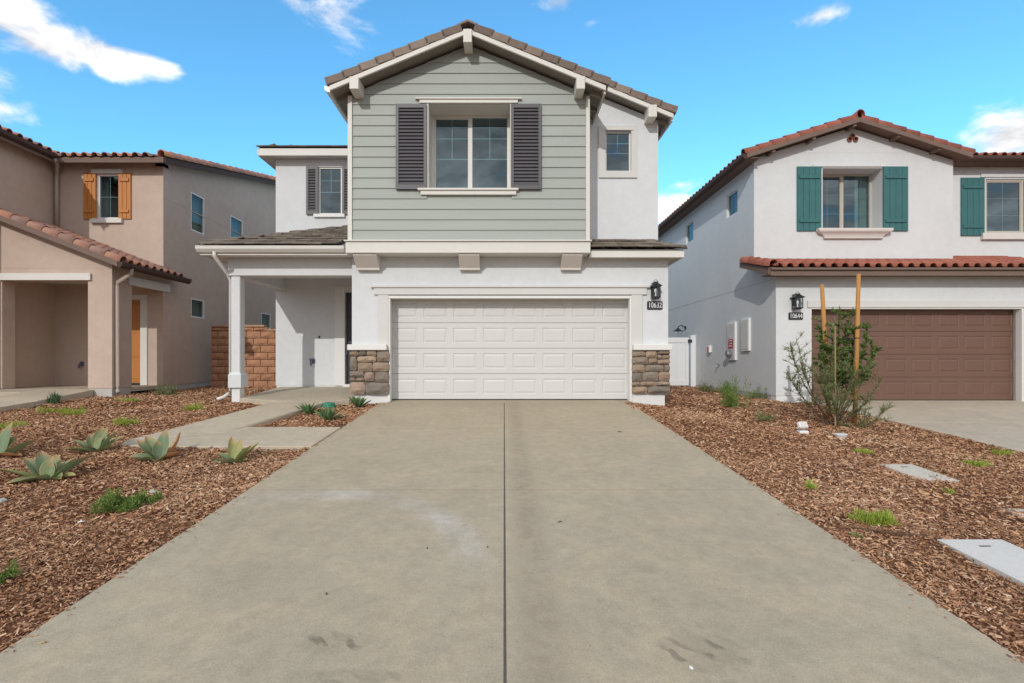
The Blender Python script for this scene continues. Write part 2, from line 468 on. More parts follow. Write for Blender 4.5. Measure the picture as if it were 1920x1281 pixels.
def ground_mat():
    m, N, L, P = newmat('mulch bed')
    geo = N.new('ShaderNodeNewGeometry'); pos = geo.outputs['Position']
    cr = N.new('ShaderNodeValToRGB'); e = cr.color_ramp.elements
    e[0].position = .3; e[0].color = (.05, .02, .01, 1); e[1].position = .75; e[1].color = (.30, .14, .075, 1)
    a = fmath(N, L, 'ADD', fmath(N, L, 'MULTIPLY', noise_tex(N, L, pos, 45, 4, .7), .65), fmath(N, L, 'MULTIPLY', noise_tex(N, L, pos, 5, 3), .35))
    L.new(a, cr.inputs[0]); L.new(cr.outputs[0], P.inputs['Base Color'])
    P.inputs['Roughness'].default_value = .95; P.inputs['Specular IOR Level'].default_value = .1
    b = N.new('ShaderNodeBump'); b.inputs['Strength'].default_value = .8; b.inputs['Distance'].default_value = .02
    L.new(a, b.inputs['Height']); L.new(b.outputs[0], P.inputs['Normal'])
    return m
M['ground'] = ground_mat()
def leaf_mat(name, c1, c2, tip=None, trans=.25, rough=.55):
    """c1..c2 vary by leaf (attribute tone); tip colours the end of a big leaf (uv)"""
    m, N, L, P = newmat(name)
    at = N.new('ShaderNodeAttribute'); at.attribute_name = 'tone'
    c = mixc(N, L, at.outputs['Fac'], c1, c2)
    if tip:
        uv = N.new('ShaderNodeUVMap'); sep = N.new('ShaderNodeSeparateXYZ'); L.new(uv.outputs[0], sep.inputs[0])
        t = maprange(N, L, sep.outputs[0], .62, 1.0, 0, .85, True)
        ed = maprange(N, L, fmath(N, L, 'ABSOLUTE', fmath(N, L, 'SUBTRACT', sep.outputs[1], .5)), .40, .5, 0, .75, True)
        geo = N.new('ShaderNodeNewGeometry')
        mot = maprange(N, L, noise_tex(N, L, geo.outputs['Position'], 18, 3), .3, .7, 0, .35)
        c = mixc(N, L, mot, c, tuple(q * .7 for q in c1))
        c = mixc(N, L, ed, c, (.42, .36, .13))
        c = mixc(N, L, t, c, tip)
    L.new(c, P.inputs['Base Color'])
    P.inputs['Roughness'].default_value = rough; P.inputs['Specular IOR Level'].default_value = .3
    if trans:
        out = N['Material Output']
        tl = N.new('ShaderNodeBsdfTranslucent'); L.new(c, tl.inputs[0])
        mx = N.new('ShaderNodeMixShader'); mx.inputs[0].default_value = trans
        L.new(P.outputs[0], mx.inputs[1]); L.new(tl.outputs[0], mx.inputs[2]); L.new(mx.outputs[0], out.inputs[0])
    return m
M['agave'] = leaf_mat('agave leaf', (.16, .235, .135), (.30, .36, .18), (.48, .28, .14), .15)
M['agave_y'] = leaf_mat('yellowing agave leaf', (.24, .28, .10), (.38, .38, .16), (.50, .33, .16), .15)
M['agave_dry'] = leaf_mat('dry agave leaf', (.40, .19, .09), (.52, .30, .16), (.30, .16, .09), .05)
M['agave_dark'] = leaf_mat('small succulent leaf', (.06, .15, .075), (.13, .25, .09), (.20, .28, .10), .1)
M['lime'] = leaf_mat('lime ground cover', (.27, .36, .045), (.45, .52, .10))
M['herb'] = leaf_mat('green ground cover', (.11, .19, .035), (.24, .33, .08))
M['sage'] = leaf_mat('grey green leaf', (.13, .17, .065), (.27, .30, .13))
M['dark_leaf'] = leaf_mat('dark green leaf', (.075, .14, .03), (.22, .31, .09))
M['strap'] = leaf_mat('strap leaf', (.08, .15, .08), (.15, .23, .12))
M['dry'] = leaf_mat('dry leaf', (.35, .25, .12), (.50, .38, .2), None, .1)
M['silver'] = leaf_mat('silver leaf', (.33, .36, .34), (.46, .48, .46), None, .1)
M['twig'] = pmat('twig', (.10, .065, .04), .9, ((10, .2),))
# ------------------------------------------------------------------ ground, drives, walks
def Zd(Y): return -.82 - .075 * (10.65 - min(Y, 10.65)) if Y > -1.5 else -.82 - .075 * 12.15
def Zr(Y): return -.97 - .06 * (11.86 - min(Y, 11.86)) if Y > -1.5 else -.97 - .06 * 13.36
def Zg(x, Y):
    """bare ground height"""
    a = Zd(Y) - .025
    if Y > 10.9: a += min((Y - 10.9) * .018, .07)
    if x > 2.4:
        b = Zr(Y) - .025
        if Y > 12: b = min(b + (Y - 12) * .012, -.93)
        t = min((x - 2.4) / 4.5, 1.0)
        return a + (b - a) * t
    return a
def bumpy(x, y):
    return .012 * math.sin(3.1 * x + 1.3 * y) + .010 * math.sin(1.7 * y - 4.3 * x + 1) + .008 * math.sin(7.7 * x + 2) * math.sin(6.9 * y)
def sunk(x, y):
    if -2.40 < x < 2.42 and y < 10.7: return .07
    if 7.14 < x < 12 and y < 12.3: return .07
    if y > 6.62 and y < 7.72 and -4.9 < x < -2.4: return .05
    if 7.5 < y < 12 and -5.0 + (y - 7.2) * .25 + .06 < x < -3.98 + (y - 7.77) * .27: return .05
    return 0
def make_ground():
    far = [8, 12, 20, 40, 90, 200, 500]
    xs = np.concatenate([-15 - np.array(far[::-1]), np.arange(-15, 15.01, .14), 15 + np.array(far)])
    ys = np.concatenate([-4 - np.array(far[::-1]), np.arange(-4, 20.01, .14), 20 + np.array(far)])
    vs = [(x, y, Zg(x, y) + (bumpy(x, y) - sunk(x, y) if -15 <= x <= 15 and -4 <= y <= 20 else 0)) for y in ys for x in xs]
    nx = len(xs)
    fs = [(j * nx + i, j * nx + i + 1, (j + 1) * nx + i + 1, (j + 1) * nx + i) for j in range(len(ys) - 1) for i in range(nx - 1)]
    g = MB().add(vs, fs).build('ground', M['ground'], None, smooth=True)
    tag(g, 'brown mulch covered soil of the front yards, sloping up to the houses', 'ground', kind='structure')
make_ground()
def slab(mb, pts, zf, th=.12):
    n = len(pts)
    vs = [(x, y, zf(x, y)) for x, y in pts] + [(x, y, zf(x, y) - th) for x, y in pts]
    mb.add(vs, [tuple(range(n)), tuple(range(n, 2 * n))[::-1]] + [(i, n + i, n + (i + 1) % n, (i + 1) % n) for i in range(n)])
    return mb
drive = tag(link('driveway', None, None, (0, 10.2, Zd(10.2))), 'wide concrete driveway climbing to the white garage door', 'driveway', kind='structure')
rows = [-1.4, -.35, 2.2, 4.92, 7.54, 10.18]
xs = [-2.46, 0.005, 2.48]
slab(MB(), [(-2.44, -1.38), (2.46, -1.38), (2.46, 10.15), (-2.44, 10.15)], lambda x, y: Zd(y) - .004, .09).build('joint_bed', M['joint'], drive)
for i in range(2):
    for j in range(5):
        gx = .007 if i == 0 else .007
        x0 = xs[i] + (gx if i else 0); x1 = xs[i + 1] - (0 if i else gx)
        g = .008
        slab(MB(), [(x0, rows[j] + g), (x1, rows[j] + g), (x1, rows[j + 1] - g), (x0, rows[j + 1] - g)], lambda x, y: Zd(y), .1).build('slab', M['concrete'], drive, bevel=.002)
# apron under the garage door, up to the door itself
slab(MB(), [(-2.29, 10.19), (2.525, 10.19), (2.525, 10.72), (-2.29, 10.72)], lambda x, y: Zd(y) + .002, .1).build('slab', M['concrete'], drive, bevel=.004)
# front walk: landing, angled run, cross piece
wk = tag(link('walkway', None, None, (-4, 8, -1)), 'pale concrete walk angling from the driveway to the open porch', 'walkway', kind='structure')
def Zw(x, y):
    if y > 9.85: return -.80 + (y - 9.85) * (.135 / 2.62)
    t = (y - 7.77) / (9.85 - 7.77)
    lo = Zd(y) + .012
    if t < 0: return lo
    return (Zd(7.77) + .012) * (1 - t) + -.80 * t
for pts in ([(-5.30, 10.25), (-5.45, 12.48), (-3.04, 12.48), (-3.04, 10.06), (-3.36, 9.86), (-4.37, 9.86), (-5.12, 10.2)],
            [(-4.37, 9.85), (-5.02, 7.2), (-5.10, 6.95), (-4.02, 7.42), (-3.925, 7.765), (-3.36, 9.85)],
            [(-5.09, 6.94), (-5.0, 6.66), (-4.6, 6.57), (-2.475, 6.57), (-2.475, 7.77), (-3.90, 7.77), (-4.01, 7.41)]):
    slab(MB(), pts, Zw, .14).build('slab', M['concrete_w'], wk, bevel=.008)
# neighbour drive on the right
nd = tag(link('driveway', None, None, (9.5, 11, Zr(11))), 'pale concrete driveway leading to the brown garage door', 'driveway', kind='structure')
for a, b in ((3.0, 6.3), (6.31, 9.2), (9.21, 11.84)):
    for c, d in ((7.08, 9.54), (9.55, 12.05)):
        slab(MB(), [(c, a), (d, a), (d, b), (c, b)], lambda x, y: Zr(y), .12).build('slab', M['concrete_r'], nd, bevel=.006)
slab(MB(), [(7.1, 11.85), (12.0, 11.85), (12.0, 12.3), (7.1, 12.3)], lambda x, y: Zr(y) + .002, .12).build('slab', M['concrete_r'], nd, bevel=.004)
# walk of the tan house, far left
lw = tag(link('walkway', None, None, (-9.6, 9.5, -.85)), 'concrete walk in front of the tan house porch', 'walkway', kind='structure')
def Zl(x, y): return -.665 if y > 11.2 else max(-.80, -.665 - .12 * (11.2 - y)) - max(0, (10.0 - y)) * .07
for pts in ([(-10.3, 7.6), (-9.05, 7.6), (-9.05, 9.9), (-10.3, 9.9)], [(-10.3, 9.91), (-9.05, 9.91), (-9.05, 11.29), (-10.3, 11.29)],
            [(-11.38, 10.9), (-10.31, 10.9), (-10.31, 11.29), (-11.38, 11.29)]):
    slab(MB(), pts, Zl, .16).build('slab', M['concrete_w'], lw, bevel=.008)
# ------------------------------------------------------------------ shared building pieces
def flat_tile(mat, w=.33, l=.42, t=.03, bev=.006, wob=0):
    mb = MB().box(.003, w - .003, 0, l, 0, t)
    if wob:
        mb.v = [(x + random.uniform(-.4, .4) * wob, y + random.uniform(-1, 1) * wob * (y < .01), z) for x, y, z in mb.v]
    return mb.mesh('tile', mat, bev)
def s_profile(w, r, n=6):
    pts = []
    for i in range(n + 1):
        a = math.pi * (1 - i / n)
        pts.append((r + r * math.cos(a), r * math.sin(a) * .95))
    pts.append(((2 * r + w) / 2, -.012)); pts.append((w + .01, .0))
    return pts
def s_tile(mat, w=.25, r=.075, l=.43):
    p = s_profile(w, r); n = len(p)
    vs = [(x, 0, z) for x, z in p] + [(x, l, z) for x, z in p] + [(x, 0, z - .018) for x, z in p] + [(x, l * .3, z - .018) for x, z in p]
    fs = []
    for i in range(n - 1):
        fs += [(i, i + 1, n + i + 1, n + i), (i, 2 * n + i, 2 * n + i + 1, i + 1), (2 * n + i, 3 * n + i, 3 * n + i + 1, 2 * n + i + 1)]
    me = bpy.data.meshes.new('tile'); me.from_pydata(vs, [], fs)
    me.polygons.foreach_set('use_smooth', [k % 3 == 0 for k in range(len(fs))])
    me.materials.append(mat)
    return me
def barrel(mat, r=.10, l=.43, n=8, drop=.05):
    """cover tile: x is up the slope, open underneath"""
    prof = [(-r, -drop)] + [(r * math.cos(math.pi * (1 - i / n)), r * math.sin(math.pi * (1 - i / n))) for i in range(n + 1)] + [(r, -drop)]
    m = len(prof)
    vs = [(0, y * 1.06, z * 1.06) for y, z in prof] + [(l, y * .92, z * .92) for y, z in prof] + [(0, y * .87, z * .85) for y, z in prof] + [(l * .3, y * .85, z * .83) for y, z in prof]
    fs = []
    for i in range(m - 1):
        fs += [(i, m + i, m + i + 1, i + 1), (i, i + 1, 2 * m + i + 1, 2 * m + i), (2 * m + i, 2 * m + i + 1, 3 * m + i + 1, 3 * m + i)]
    me = bpy.data.meshes.new('rake_tile'); me.from_pydata(vs, [], fs)
    me.polygons.foreach_set('use_smooth', [k % 3 == 0 for k in range(len(fs))])
    me.materials.append(mat)
    return me
def field(name, parent, meshes, O, e, s, tw, exp, n_along, n_rows, tilt, keep=None, single_rows=99, mat=None, lift=0, jit=0, stagger=0):
    """courses of tiles on a roof plane; the rows past single_rows are joined"""
    e = Vector(e).normalized(); s = Vector(s).normalized(); nrm = e.cross(s).normalized()
    st = (s * math.cos(tilt) - nrm * math.sin(tilt)).normalized()   # lower end lifted on the course below
    rot = frame_rot(e, st)
    R = rot.to_matrix()
    rest = MB()
    for j in range(n_rows):
        for i in range(n_along):
            off = (stagger * tw if j % 2 else 0)
            p = Vector(O) + e * (i * tw + off) + s * (j * exp) + nrm * (lift + .43 * math.sin(tilt) + random.uniform(-jit, jit))
            if keep and not keep(p, p + e * tw): continue
            me = random.choice(meshes)
            if j < single_rows:
                link(name, me, parent, p, rot)
            else:
                rest.add([R @ v.co + p for v in me.vertices], [tuple(f.vertices) for f in me.polygons])
    if rest.v:
        stuff(rest.build(name + '_field', mat or meshes[0].materials[0], parent))
def rake(name, parent, me, a, b, spacing, tilt=.06, off=(0, 0, 0), side=1):
    """tiles along a sloping edge from the low end a to the high end b"""
    a, b = Vector(a) + Vector(off), Vector(b) + Vector(off)
    d = b - a; n = max(1, int(d.length / spacing + .35)); u = d.normalized()
    up = Vector((0, 0, 1)); lat = up.cross(u).normalized() * side
    nn = u.cross(lat) if u.cross(lat).z > 0 else lat.cross(u)
    ut = (u * math.cos(tilt) - nn * math.sin(tilt)).normalized()
    for i in range(n):
        p = a + u * (spacing * i) + nn * (.02 + .003 * random.random())
        link(name, me, parent, p, frame_rot(ut, nn.cross(ut)))
def window(parent, m, u0, u1, z0, z1, d, mull=True, rows_=3, cols_=2, fw=.045, fmat=None, name='window', label=None, room_w=.5, curt=(), gmat=None, lower_plain=False, depth=1.6, screen=False, roommat=None):
    """vinyl window: frame (the part) with panes, glazing bars, room behind; d is the outer face"""
    fmat = fmat or M['trim_w']
    f = MB(); g = .002
    mbox(f, m, u0, u1, d, d + .07, z0, z0 + fw); mbox(f, m, u0, u1, d, d + .07, z1 - fw, z1)
    mbox(f, m, u0, u0 + fw, d + g, d + .07 - g, z0 + fw - g, z1 - fw + g); mbox(f, m, u1 - fw, u1, d + g, d + .07 - g, z0 + fw - g, z1 - fw + g)
    um = (u0 + u1) / 2
    if mull: mbox(f, m, um - .03, um + .03, d + .004, d + .07 - g, z0 + fw - g, z1 - fw + g)
    fo = f.build(name, fmat, parent)
    if label: fo['label'] = label
    parts = [(u0 + fw, um - .03), (um + .03, u1 - fw)] if mull else [(u0 + fw, u1 - fw)]
    for k, (a, b) in enumerate(parts):
        if mull and k == 0:
            sf = MB(); s_ = .028
            mbox(sf, m, a, b, d + .012, d + .05, z0 + fw, z0 + fw + s_); mbox(sf, m, a, b, d + .012, d + .05, z1 - fw - s_, z1 - fw)
            mbox(sf, m, a, a + s_, d + .014, d + .048, z0 + fw + s_ - g, z1 - fw - s_ + g); mbox(sf, m, b - s_, b, d + .014, d + .048, z0 + fw + s_ - g, z1 - fw - s_ + g)
            sf.build('sash', fmat, fo)
        p = MB(); p.add([m(a, d + .035, z0 + fw), m(b, d + .035, z0 + fw), m(b, d + .035, z1 - fw), m(a, d + .035, z1 - fw)], [(0, 1, 2, 3)])
        p.build('pane', gmat or M['glass'], fo)
        bars = MB(); t = .0065
        zz0, zz1 = z0 + fw, z1 - fw
        zl = [zz0 + (zz1 - zz0) * i / rows_ for i in range(1, rows_)]
        if lower_plain: zl = [zz0 + (zz1 - zz0) * q for q in lower_plain]
        for q in zl: mbox(bars, m, a, b, d + .038, d + .046, q - t, q + t)
        for i in range(1, cols_):
            q = a + (b - a) * i / cols_
            mbox(bars, m, q - t, q + t, d + .0385, d + .0455, (zl[0] if lower_plain else zz0), zz1)
        if bars.v: bars.build('glazing_bar', fmat, fo)
    # the room seen through the glass
    r = MB(); w_ = .35
    a0, a1, b0, b1, c0, c1 = u0 - w_, u1 + w_, d + .12, d + depth, z0 - .5, z1 + .25
    q = lambda *p: r.add([m(*k) for k in p], [(0, 1, 2, 3)])
    q((a0, b1, c0), (a1, b1, c0), (a1, b1, c1), (a0, b1, c1))
    q((a0, b0, c0), (a0, b1, c0), (a0, b1, c1), (a0, b0, c1)); q((a1, b0, c0), (a1, b0, c1), (a1, b1, c1), (a1, b1, c0))
    q((a0, b0, c0), (a1, b0, c0), (a1, b1, c0), (a0, b1, c0)); q((a0, b0, c1), (a0, b1, c1), (a1, b1, c1), (a1, b0, c1))
    ro = r.build('room', roommat or M['room'], fo)
    for a, b in curt:
        cm = MB(); n = 14
        ps = [(u0 + (u1 - u0) * (a + (b - a) * i / n), d + .16 + .025 * (i % 2)) for i in range(n + 1)]
        for i in range(n):
            cm.add([m(ps[i][0], ps[i][1], z0 - .2), m(ps[i + 1][0], ps[i + 1][1], z0 - .2), m(ps[i + 1][0], ps[i + 1][1], z1 + .1), m(ps[i][0], ps[i][1], z1 + .1)], [(0, 1, 2, 3)])
        cm.build('curtain', M['curtain'], fo)
    return fo
def louvre_shutter(parent, u0, u1, z0, z1, d, mat):
    f = MB(); s = .055
    f.box(u0, u0 + s, d - .045, d, z0, z1).box(u1 - s, u1, d - .045, d, z0, z1)
    f.box(u0 + s, u1 - s, d - .044, d, z0, z0 + .09).box(u0 + s, u1 - s, d - .044, d, z1 - .075, z1)
    f.box(u0 + s, u1 - s, d - .008, d, z0 + .09, z1 - .075)
    o = f.build('shutter', mat, parent)
    sl_ = MB(); n = int((z1 - z0 - .165) / .066)
    for i in range(n):
        z = z0 + .09 + (i + .5) * (z1 - z0 - .165) / n
        sl_.prism([(u0 + s, d - .040, z - .026), (u0 + s, d - .034, z - .030), (u0 + s, d - .010, z + .020), (u0 + s, d - .016, z + .024)], (u1 - u0 - 2 * s, 0, 0))
    stuff(sl_.build('louver_slats', mat, o))
def plank_shutter(parent, u0, u1, z0, z1, d, mat, n=4):
    b = MB().box(u0, u1, d - .022, d, z0, z1)
    o = b.build('shutter', mat, parent, bevel=.003)
    w_ = (u1 - u0) / n
    me = MB().box(.004, w_ - .004, 0, .014, 0, z1 - z0).mesh('plank', mat, .003)
    for i in range(n): link('plank', me, o, (u0 + i * w_, d - .036, z0))
    for z in (z0 + .13 * (z1 - z0), z0 + .81 * (z1 - z0)):
        MB().box(u0 + .045, u1 - .045, d - .062, d - .037, z, z + .085).build('batten', mat, o, bevel=.004)
def garage_door(parent, u0, u1, z0, z1, d, mat, cols=8, rows=4):
    """sectional door with embossed panels"""
    H = (z1 - z0) / rows; ph, pw = H * .60, (u1 - u0) / cols * .80
    ops = []
    bodies = MB()
    holes = []
    for j in range(rows):
        zc = z0 + H * (j + .5)
        for i in range(cols):
            uc = u0 + (u1 - u0) * (i + .5) / cols
            holes.append((uc - pw / 2, uc + pw / 2, zc - ph / 2, zc + ph / 2))
        gridwall(bodies, front, u0, u1, z0 + H * j + .004, z0 + H * (j + 1) - .004, d, d + .04, [h for h in holes[-cols:]])
    bodies.box(u0, u1, d + .03, d + .045, z0, z1)
    o = bodies.build('garage_door', mat, parent)
    # panel: groove round a raised field
    def ring(ins, y): return [(ins, y, ins), (pw - ins, y, ins), (pw - ins, y, ph - ins), (ins, y, ph - ins)]
    vs = ring(0, 0) + ring(.014, .010) + ring(.028, .010) + ring(.055, .001)
    fs = [(4 * k + i, 4 * k + (i + 1) % 4, 4 * k + 4 + (i + 1) % 4, 4 * k + 4 + i) for k in range(3) for i in range(4)] + [(12, 13, 14, 15)]
    me = MB().add(vs, fs).mesh('panel', mat)
    for h in holes: link('panel', me, o, (h[0], d, h[2]))
    return o
def lantern(label, x, y, z, h, w_, group=None):
    """carriage lantern; (x, y) on the wall face, z = underside"""
    t = thing('wall_lantern', label, 'lantern', (x, y, z), group)
    L_ = lambda n, mb, m, bev=0, par=t: mb.build(n, m, par, bevel=bev)
    c = y - .02 - w_ * .62
    L_('back_plate', MB().box(x - w_ * .3, x + w_ * .3, y - .02, y - .001, z + h * .2, z + h * .95), M['metal_dark'], .004)
    L_('arm', MB().tube([(x, y - .02, z + h * .72), (x, c, z + h * .80)], .012, 8), M['metal_dark'])
    b = w_ / 2
    L_('base', MB().box(x - b, x + b, c - b, c + b, z + .0, z + .025).box(x - b * .7, x + b * .7, c - b * .7, c + b * .7, z - .02, z + .0), M['metal_dark'], .003)
    zt = z + h * .68
    cage = MB()
    for i in (-1, 1):
        for j in (-1, 1):
            cage.box(x + i * b * .88 - .007, x + i * b * .88 + .007, c + j * b * .88 - .007, c + j * b * .88 + .007, z + .025, zt)
    for i in (-1, 1):
        cage.box(x - .005, x + .005, c + i * b * .88 - .005, c + i * b * .88 + .005, z + .025, zt)
        cage.box(x + i * b * .88 - .005, x + i * b * .88 + .005, c - .005, c + .005, z + .025, zt)
    L_('cage', cage, M['metal_dark'])
    gl = MB(); q = b * .8
    for a, d_ in (((-q, -q), (q, -q)), ((q, -q), (q, q)), ((q, q), (-q, q)), ((-q, q), (-q, -q))):
        gl.add([(x + a[0], c + a[1], z + .026), (x + d_[0], c + d_[1], z + .026), (x + d_[0], c + d_[1], zt), (x + a[0], c + a[1], zt)], [(0, 1, 2, 3)])
    L_('glass', gl, M['lamp_glass'])
    L_('bulb', MB().tube([(x, c, z + .03), (x, c, z + .09), (x, c, z + .12), (x, c, z + .17), (x, c, z + .19)], [.014, .014, .03, .03, .008], 10), M['plug'])
    rf = MB(); R1, R2 = b * 1.3, b * .55
    rf.box(x - R1, x + R1, c - R1, c + R1, zt, zt + .014)
    zz = zt + .014; hh = h * .15
    rf.add([(x - R1 * .95, c - R1 * .95, zz), (x + R1 * .95, c - R1 * .95, zz), (x + R1 * .95, c + R1 * .95, zz), (x - R1 * .95, c + R1 * .95, zz),
            (x - R2, c - R2, zz + hh), (x + R2, c - R2, zz + hh), (x + R2, c + R2, zz + hh), (x - R2, c + R2, zz + hh)],
           [(0, 1, 5, 4), (1, 2, 6, 5), (2, 3, 7, 6), (3, 0, 4, 7), (4, 5, 6, 7)])
    rf.box(x - R2 * .9, x + R2 * .9, c - R2 * .9, c + R2 * .9, zz + hh + .001, zz + hh + .03)
    L_('roof', rf, M['metal_dark'])
    pts = [(x + R2 * 1.0 * math.cos(a), c, zz + hh + .02 + .05 * math.sin(a)) for a in [math.pi * i / 8 for i in range(9)]]
    L_('ring_handle', MB().tube(pts, .005, 6), M['metal_dark'])
    return t
def plaque(label, text, x0, x1, y, z0, z1, group=None):
    t = thing('address_plaque', label, 'plaque', ((x0 + x1) / 2, y, z0), group)
    MB().box(x0, x1, y - .022, y - .001, z0, z1).build('plate', M['plate'], t, bevel=.012, seg=2)
    fr = MB(); q = .012
    fr.box(x0 + q, x1 - q, y - .0245, y - .0215, z0 + q, z0 + q + .004).box(x0 + q, x1 - q, y - .0245, y - .0215, z1 - q - .004, z1 - q)
    fr.build('border_line', M['grey_metal'], t)
    cu = bpy.data.curves.new('numerals', 'FONT'); cu.body = text; cu.size = (z1 - z0) * .92; cu.extrude = .003
    cu.align_x = 'CENTER'; cu.align_y = 'CENTER'; cu.space_character = 1.0
    tmp = bpy.data.objects.new('tmp', cu); C.objects.link(tmp)
    dg = bpy.context.evaluated_depsgraph_get()
    me = bpy.data.meshes.new_from_object(tmp.evaluated_get(dg))
    bpy.data.objects.remove(tmp)
    co = np.array([v.co for v in me.vertices]); wd = co[:, 0].max() - co[:, 0].min(); k = (x1 - x0) * .80 / wd
    for v in me.vertices: v.co.x *= k; v.co.y *= .95
    me.name = 'numerals'; me.materials.clear(); me.materials.append(M['white_print'])
    link('numerals', me, t, ((x0 + x1) / 2, y - .026, (z0 + z1) / 2), (math.pi / 2, 0, 0))
    return t
def stone_mesh(w_, h, d, seed, mat):
    """rough ledge stone, front towards -y"""
    r = random.Random(seed)
    nx, nz = (5, 4)
    vs, fs = [], []
    bulge = r.uniform(.3, 1.0); tx, tz = r.uniform(-.3, .3), r.uniform(-.35, .35)
    for j in range(nz):
        for i in range(nx):
            u, v = i / (nx - 1), j / (nz - 1)
            ed = (i in (0, nx - 1)) or (j in (0, nz - 1))
            x = u * w_ + (0 if i in (0, nx - 1) else r.uniform(-.12, .12) * w_ / nx) + (r.uniform(-.006, .006) if ed else 0)
            z = v * h + (0 if j in (0, nz - 1) else r.uniform(-.12, .12) * h / nz) + (r.uniform(-.006, .006) if ed else 0)
            dep = .4 * d if ed else d * (.75 + .25 * bulge * (1 - abs(2 * u - 1)) + tx * (u - .5) * .6 + tz * (v - .5) * .6) + r.uniform(-.1, .1) * d
            if ed and (i in (0, nx - 1)) and (j in (0, nz - 1)):
                x += (.012 if i == 0 else -.012); z += (.010 if j == 0 else -.010)
            vs.append((x, -dep, z))
    n = len(vs)
    fs += [(j * nx + i, j * nx + i + 1, (j + 1) * nx + i + 1, (j + 1) * nx + i) for j in range(nz - 1) for i in range(nx - 1)]
    loop = [i for i in range(nx)] + [j * nx + nx - 1 for j in range(1, nz)] + [(nz - 1) * nx + i for i in range(nx - 2, -1, -1)] + [j * nx for j in range(nz - 2, 0, -1)]
    vs += [(vs[k][0], .02, vs[k][2]) for k in loop]
    m_ = len(loop)
    fs += [(loop[k], n + k, n + (k + 1) % m_, loop[(k + 1) % m_]) for k in range(m_)]
    me = bpy.data.meshes.new('stone'); me.from_pydata(vs, [], fs); me.materials.append(mat)
    return me
# ------------------------------------------------------------------ the white and sage house
H = thing('house', 'two storey white stucco house with sage siding gable and white garage door', 'house', (.1, 11, -.9))
YG, YS, YW, YP = 10.2, 9.85, 10.8, 12.47       # garage face, siding face, right upper wall, porch wall
SL = .413
XC = X(517, YP)
st = M['stucco']
def part(n, mb, mat, par=None, bevel=0, smooth=False): return mb.build(n, mat, par or H, bevel, smooth)
# walls
go = (X(729, YG), X(1183, YG), -1.3, Z(557, YG))
part('wall', gridwall(MB(), front, -3.03, 3.27, -.70, 2.05, YG, 10.56, [go]), st)
for a, b in ((-2.98, go[0]), (go[1], X(1247, YG))): part('stem_wall', MB().box(a, b, YG + .02, 10.55, -1.3, -.698), M['found_w'])
part('wall', MB().box(-3.028, -2.85, 10.56, YP, -.9, 2.05), st)
part('wall', MB().box(3.05, 3.268, 10.56, 27, -1.2, 2.3).box(3.05, 3.25, YW + .2, 27, 2.3, 5.04), st)
wo = (X(1135, YW), X(1183, YW), Z(322, YW), Z(246, YW))
uw = gridwall(MB(), front, 1.5, 3.25, 2.1, 4.95, YW, YW + .2, [wo])
uw.prism([(1.5, YW, 4.95), (3.25, YW, 4.95), (3.25, YW, 5.04), (1.5, YW, 5.75)], (0, .2, 0))
part('wall', uw, st)
lo_ = (X(597, YP), X(641, YP), Z(402, YP), Z(313, YP))
dr = (X(640, YP), -2.9, -.9, Z(545, YP))
part('wall', gridwall(MB(), front, XC, -2.8, -.64, 4.88, YP, YP + .2, [lo_, dr]), st)
part('wall', MB().box(XC + .002, XC + .2, YP + .2, 27, -.64, 4.9), st)
part('stem_wall', MB().box(XC + .02, XC + .19, YP + .01, 20, -1.1, -.642).box(XC + .19, -3.9, YP + .012, YP + .2, -1.1, -.642), M['found_w'])
# siding box over the garage
so_ = (X(803, YS), X(957, YS), Z(355, YS), Z(195, YS))
bk = gridwall(MB(), front, -2.99, 1.64, 2.26, 4.95, YS + .022, YS + .13, [so_])
bk.prism([(-2.99, YS + .022, 4.95), (1.64, YS + .022, 4.95), (1.64, YS + .022, 5.09), (-.674, YS + .022, 6.045), (-2.99, YS + .022, 5.09)], (0, .108, 0))
part('gable_wall', bk, M['siding'])
part('wall', MB().box(-2.992, -2.85, YS + .13, YP, 2.26, 5.08).box(1.5, 1.642, YS + .13, YW, 2.26, 5.08), st)
xl, xr = X(661, YS), X(1098, YS)
z = 2.288; i = 0
while z < 6.02:
    z1 = z + .2012
    hb = lambda q: max(.012, (6.045 - q) / SL)
    a0, b0 = max(xl, -.674 - hb(z)), min(xr, -.674 + hb(z))
    a1, b1 = max(xl, -.674 - hb(min(z1, 6.04))), min(xr, -.674 + hb(min(z1, 6.04)))
    zt = min(z1, 6.04) + .0
    segs = [((a0, b0), (a1, b1))]
    if zt > so_[2] + .02 and z < so_[3] - .02:
        segs = [((a0, so_[0] - .03), (a1, so_[0] - .03)), ((so_[1] + .03, b0), (so_[1] + .03, b1))]
    for (p, q), (r, s_) in segs:
        yb, yt = YS - .006, YS + .012
        MB().add([(p, yb, z), (q, yb, z), (s_, yt, zt), (r, yt, zt), (p, YS + .021, z), (q, YS + .021, z), (s_, YS + .021, zt), (r, YS + .021, zt)],
                 [(0, 1, 2, 3), (4, 7, 6, 5), (0, 4, 5, 1), (3, 2, 6, 7), (0, 3, 7, 4), (1, 5, 6, 2)]).build('plank', M['siding'], H)
    z = z1
tr = M['trim']
part('corner_board', MB().box(X(652, 9.83), xl - .002, YS - .03, YS + .05, 2.286, 5.06), tr, bevel=.004)
part('corner_board', MB().box(xr + .002, X(1106, 9.83), YS - .03, YS + .05, 2.286, 5.06), tr, bevel=.004)
bl = part('belly_band', MB().box(-3.035, 1.655, 9.80, YG - .004, 2.04, 2.256), tr, bevel=.004)
part('drip_cap', MB().box(-3.06, 1.68, 9.765, YG - .006, 2.257, 2.284), tr, bl, bevel=.004)
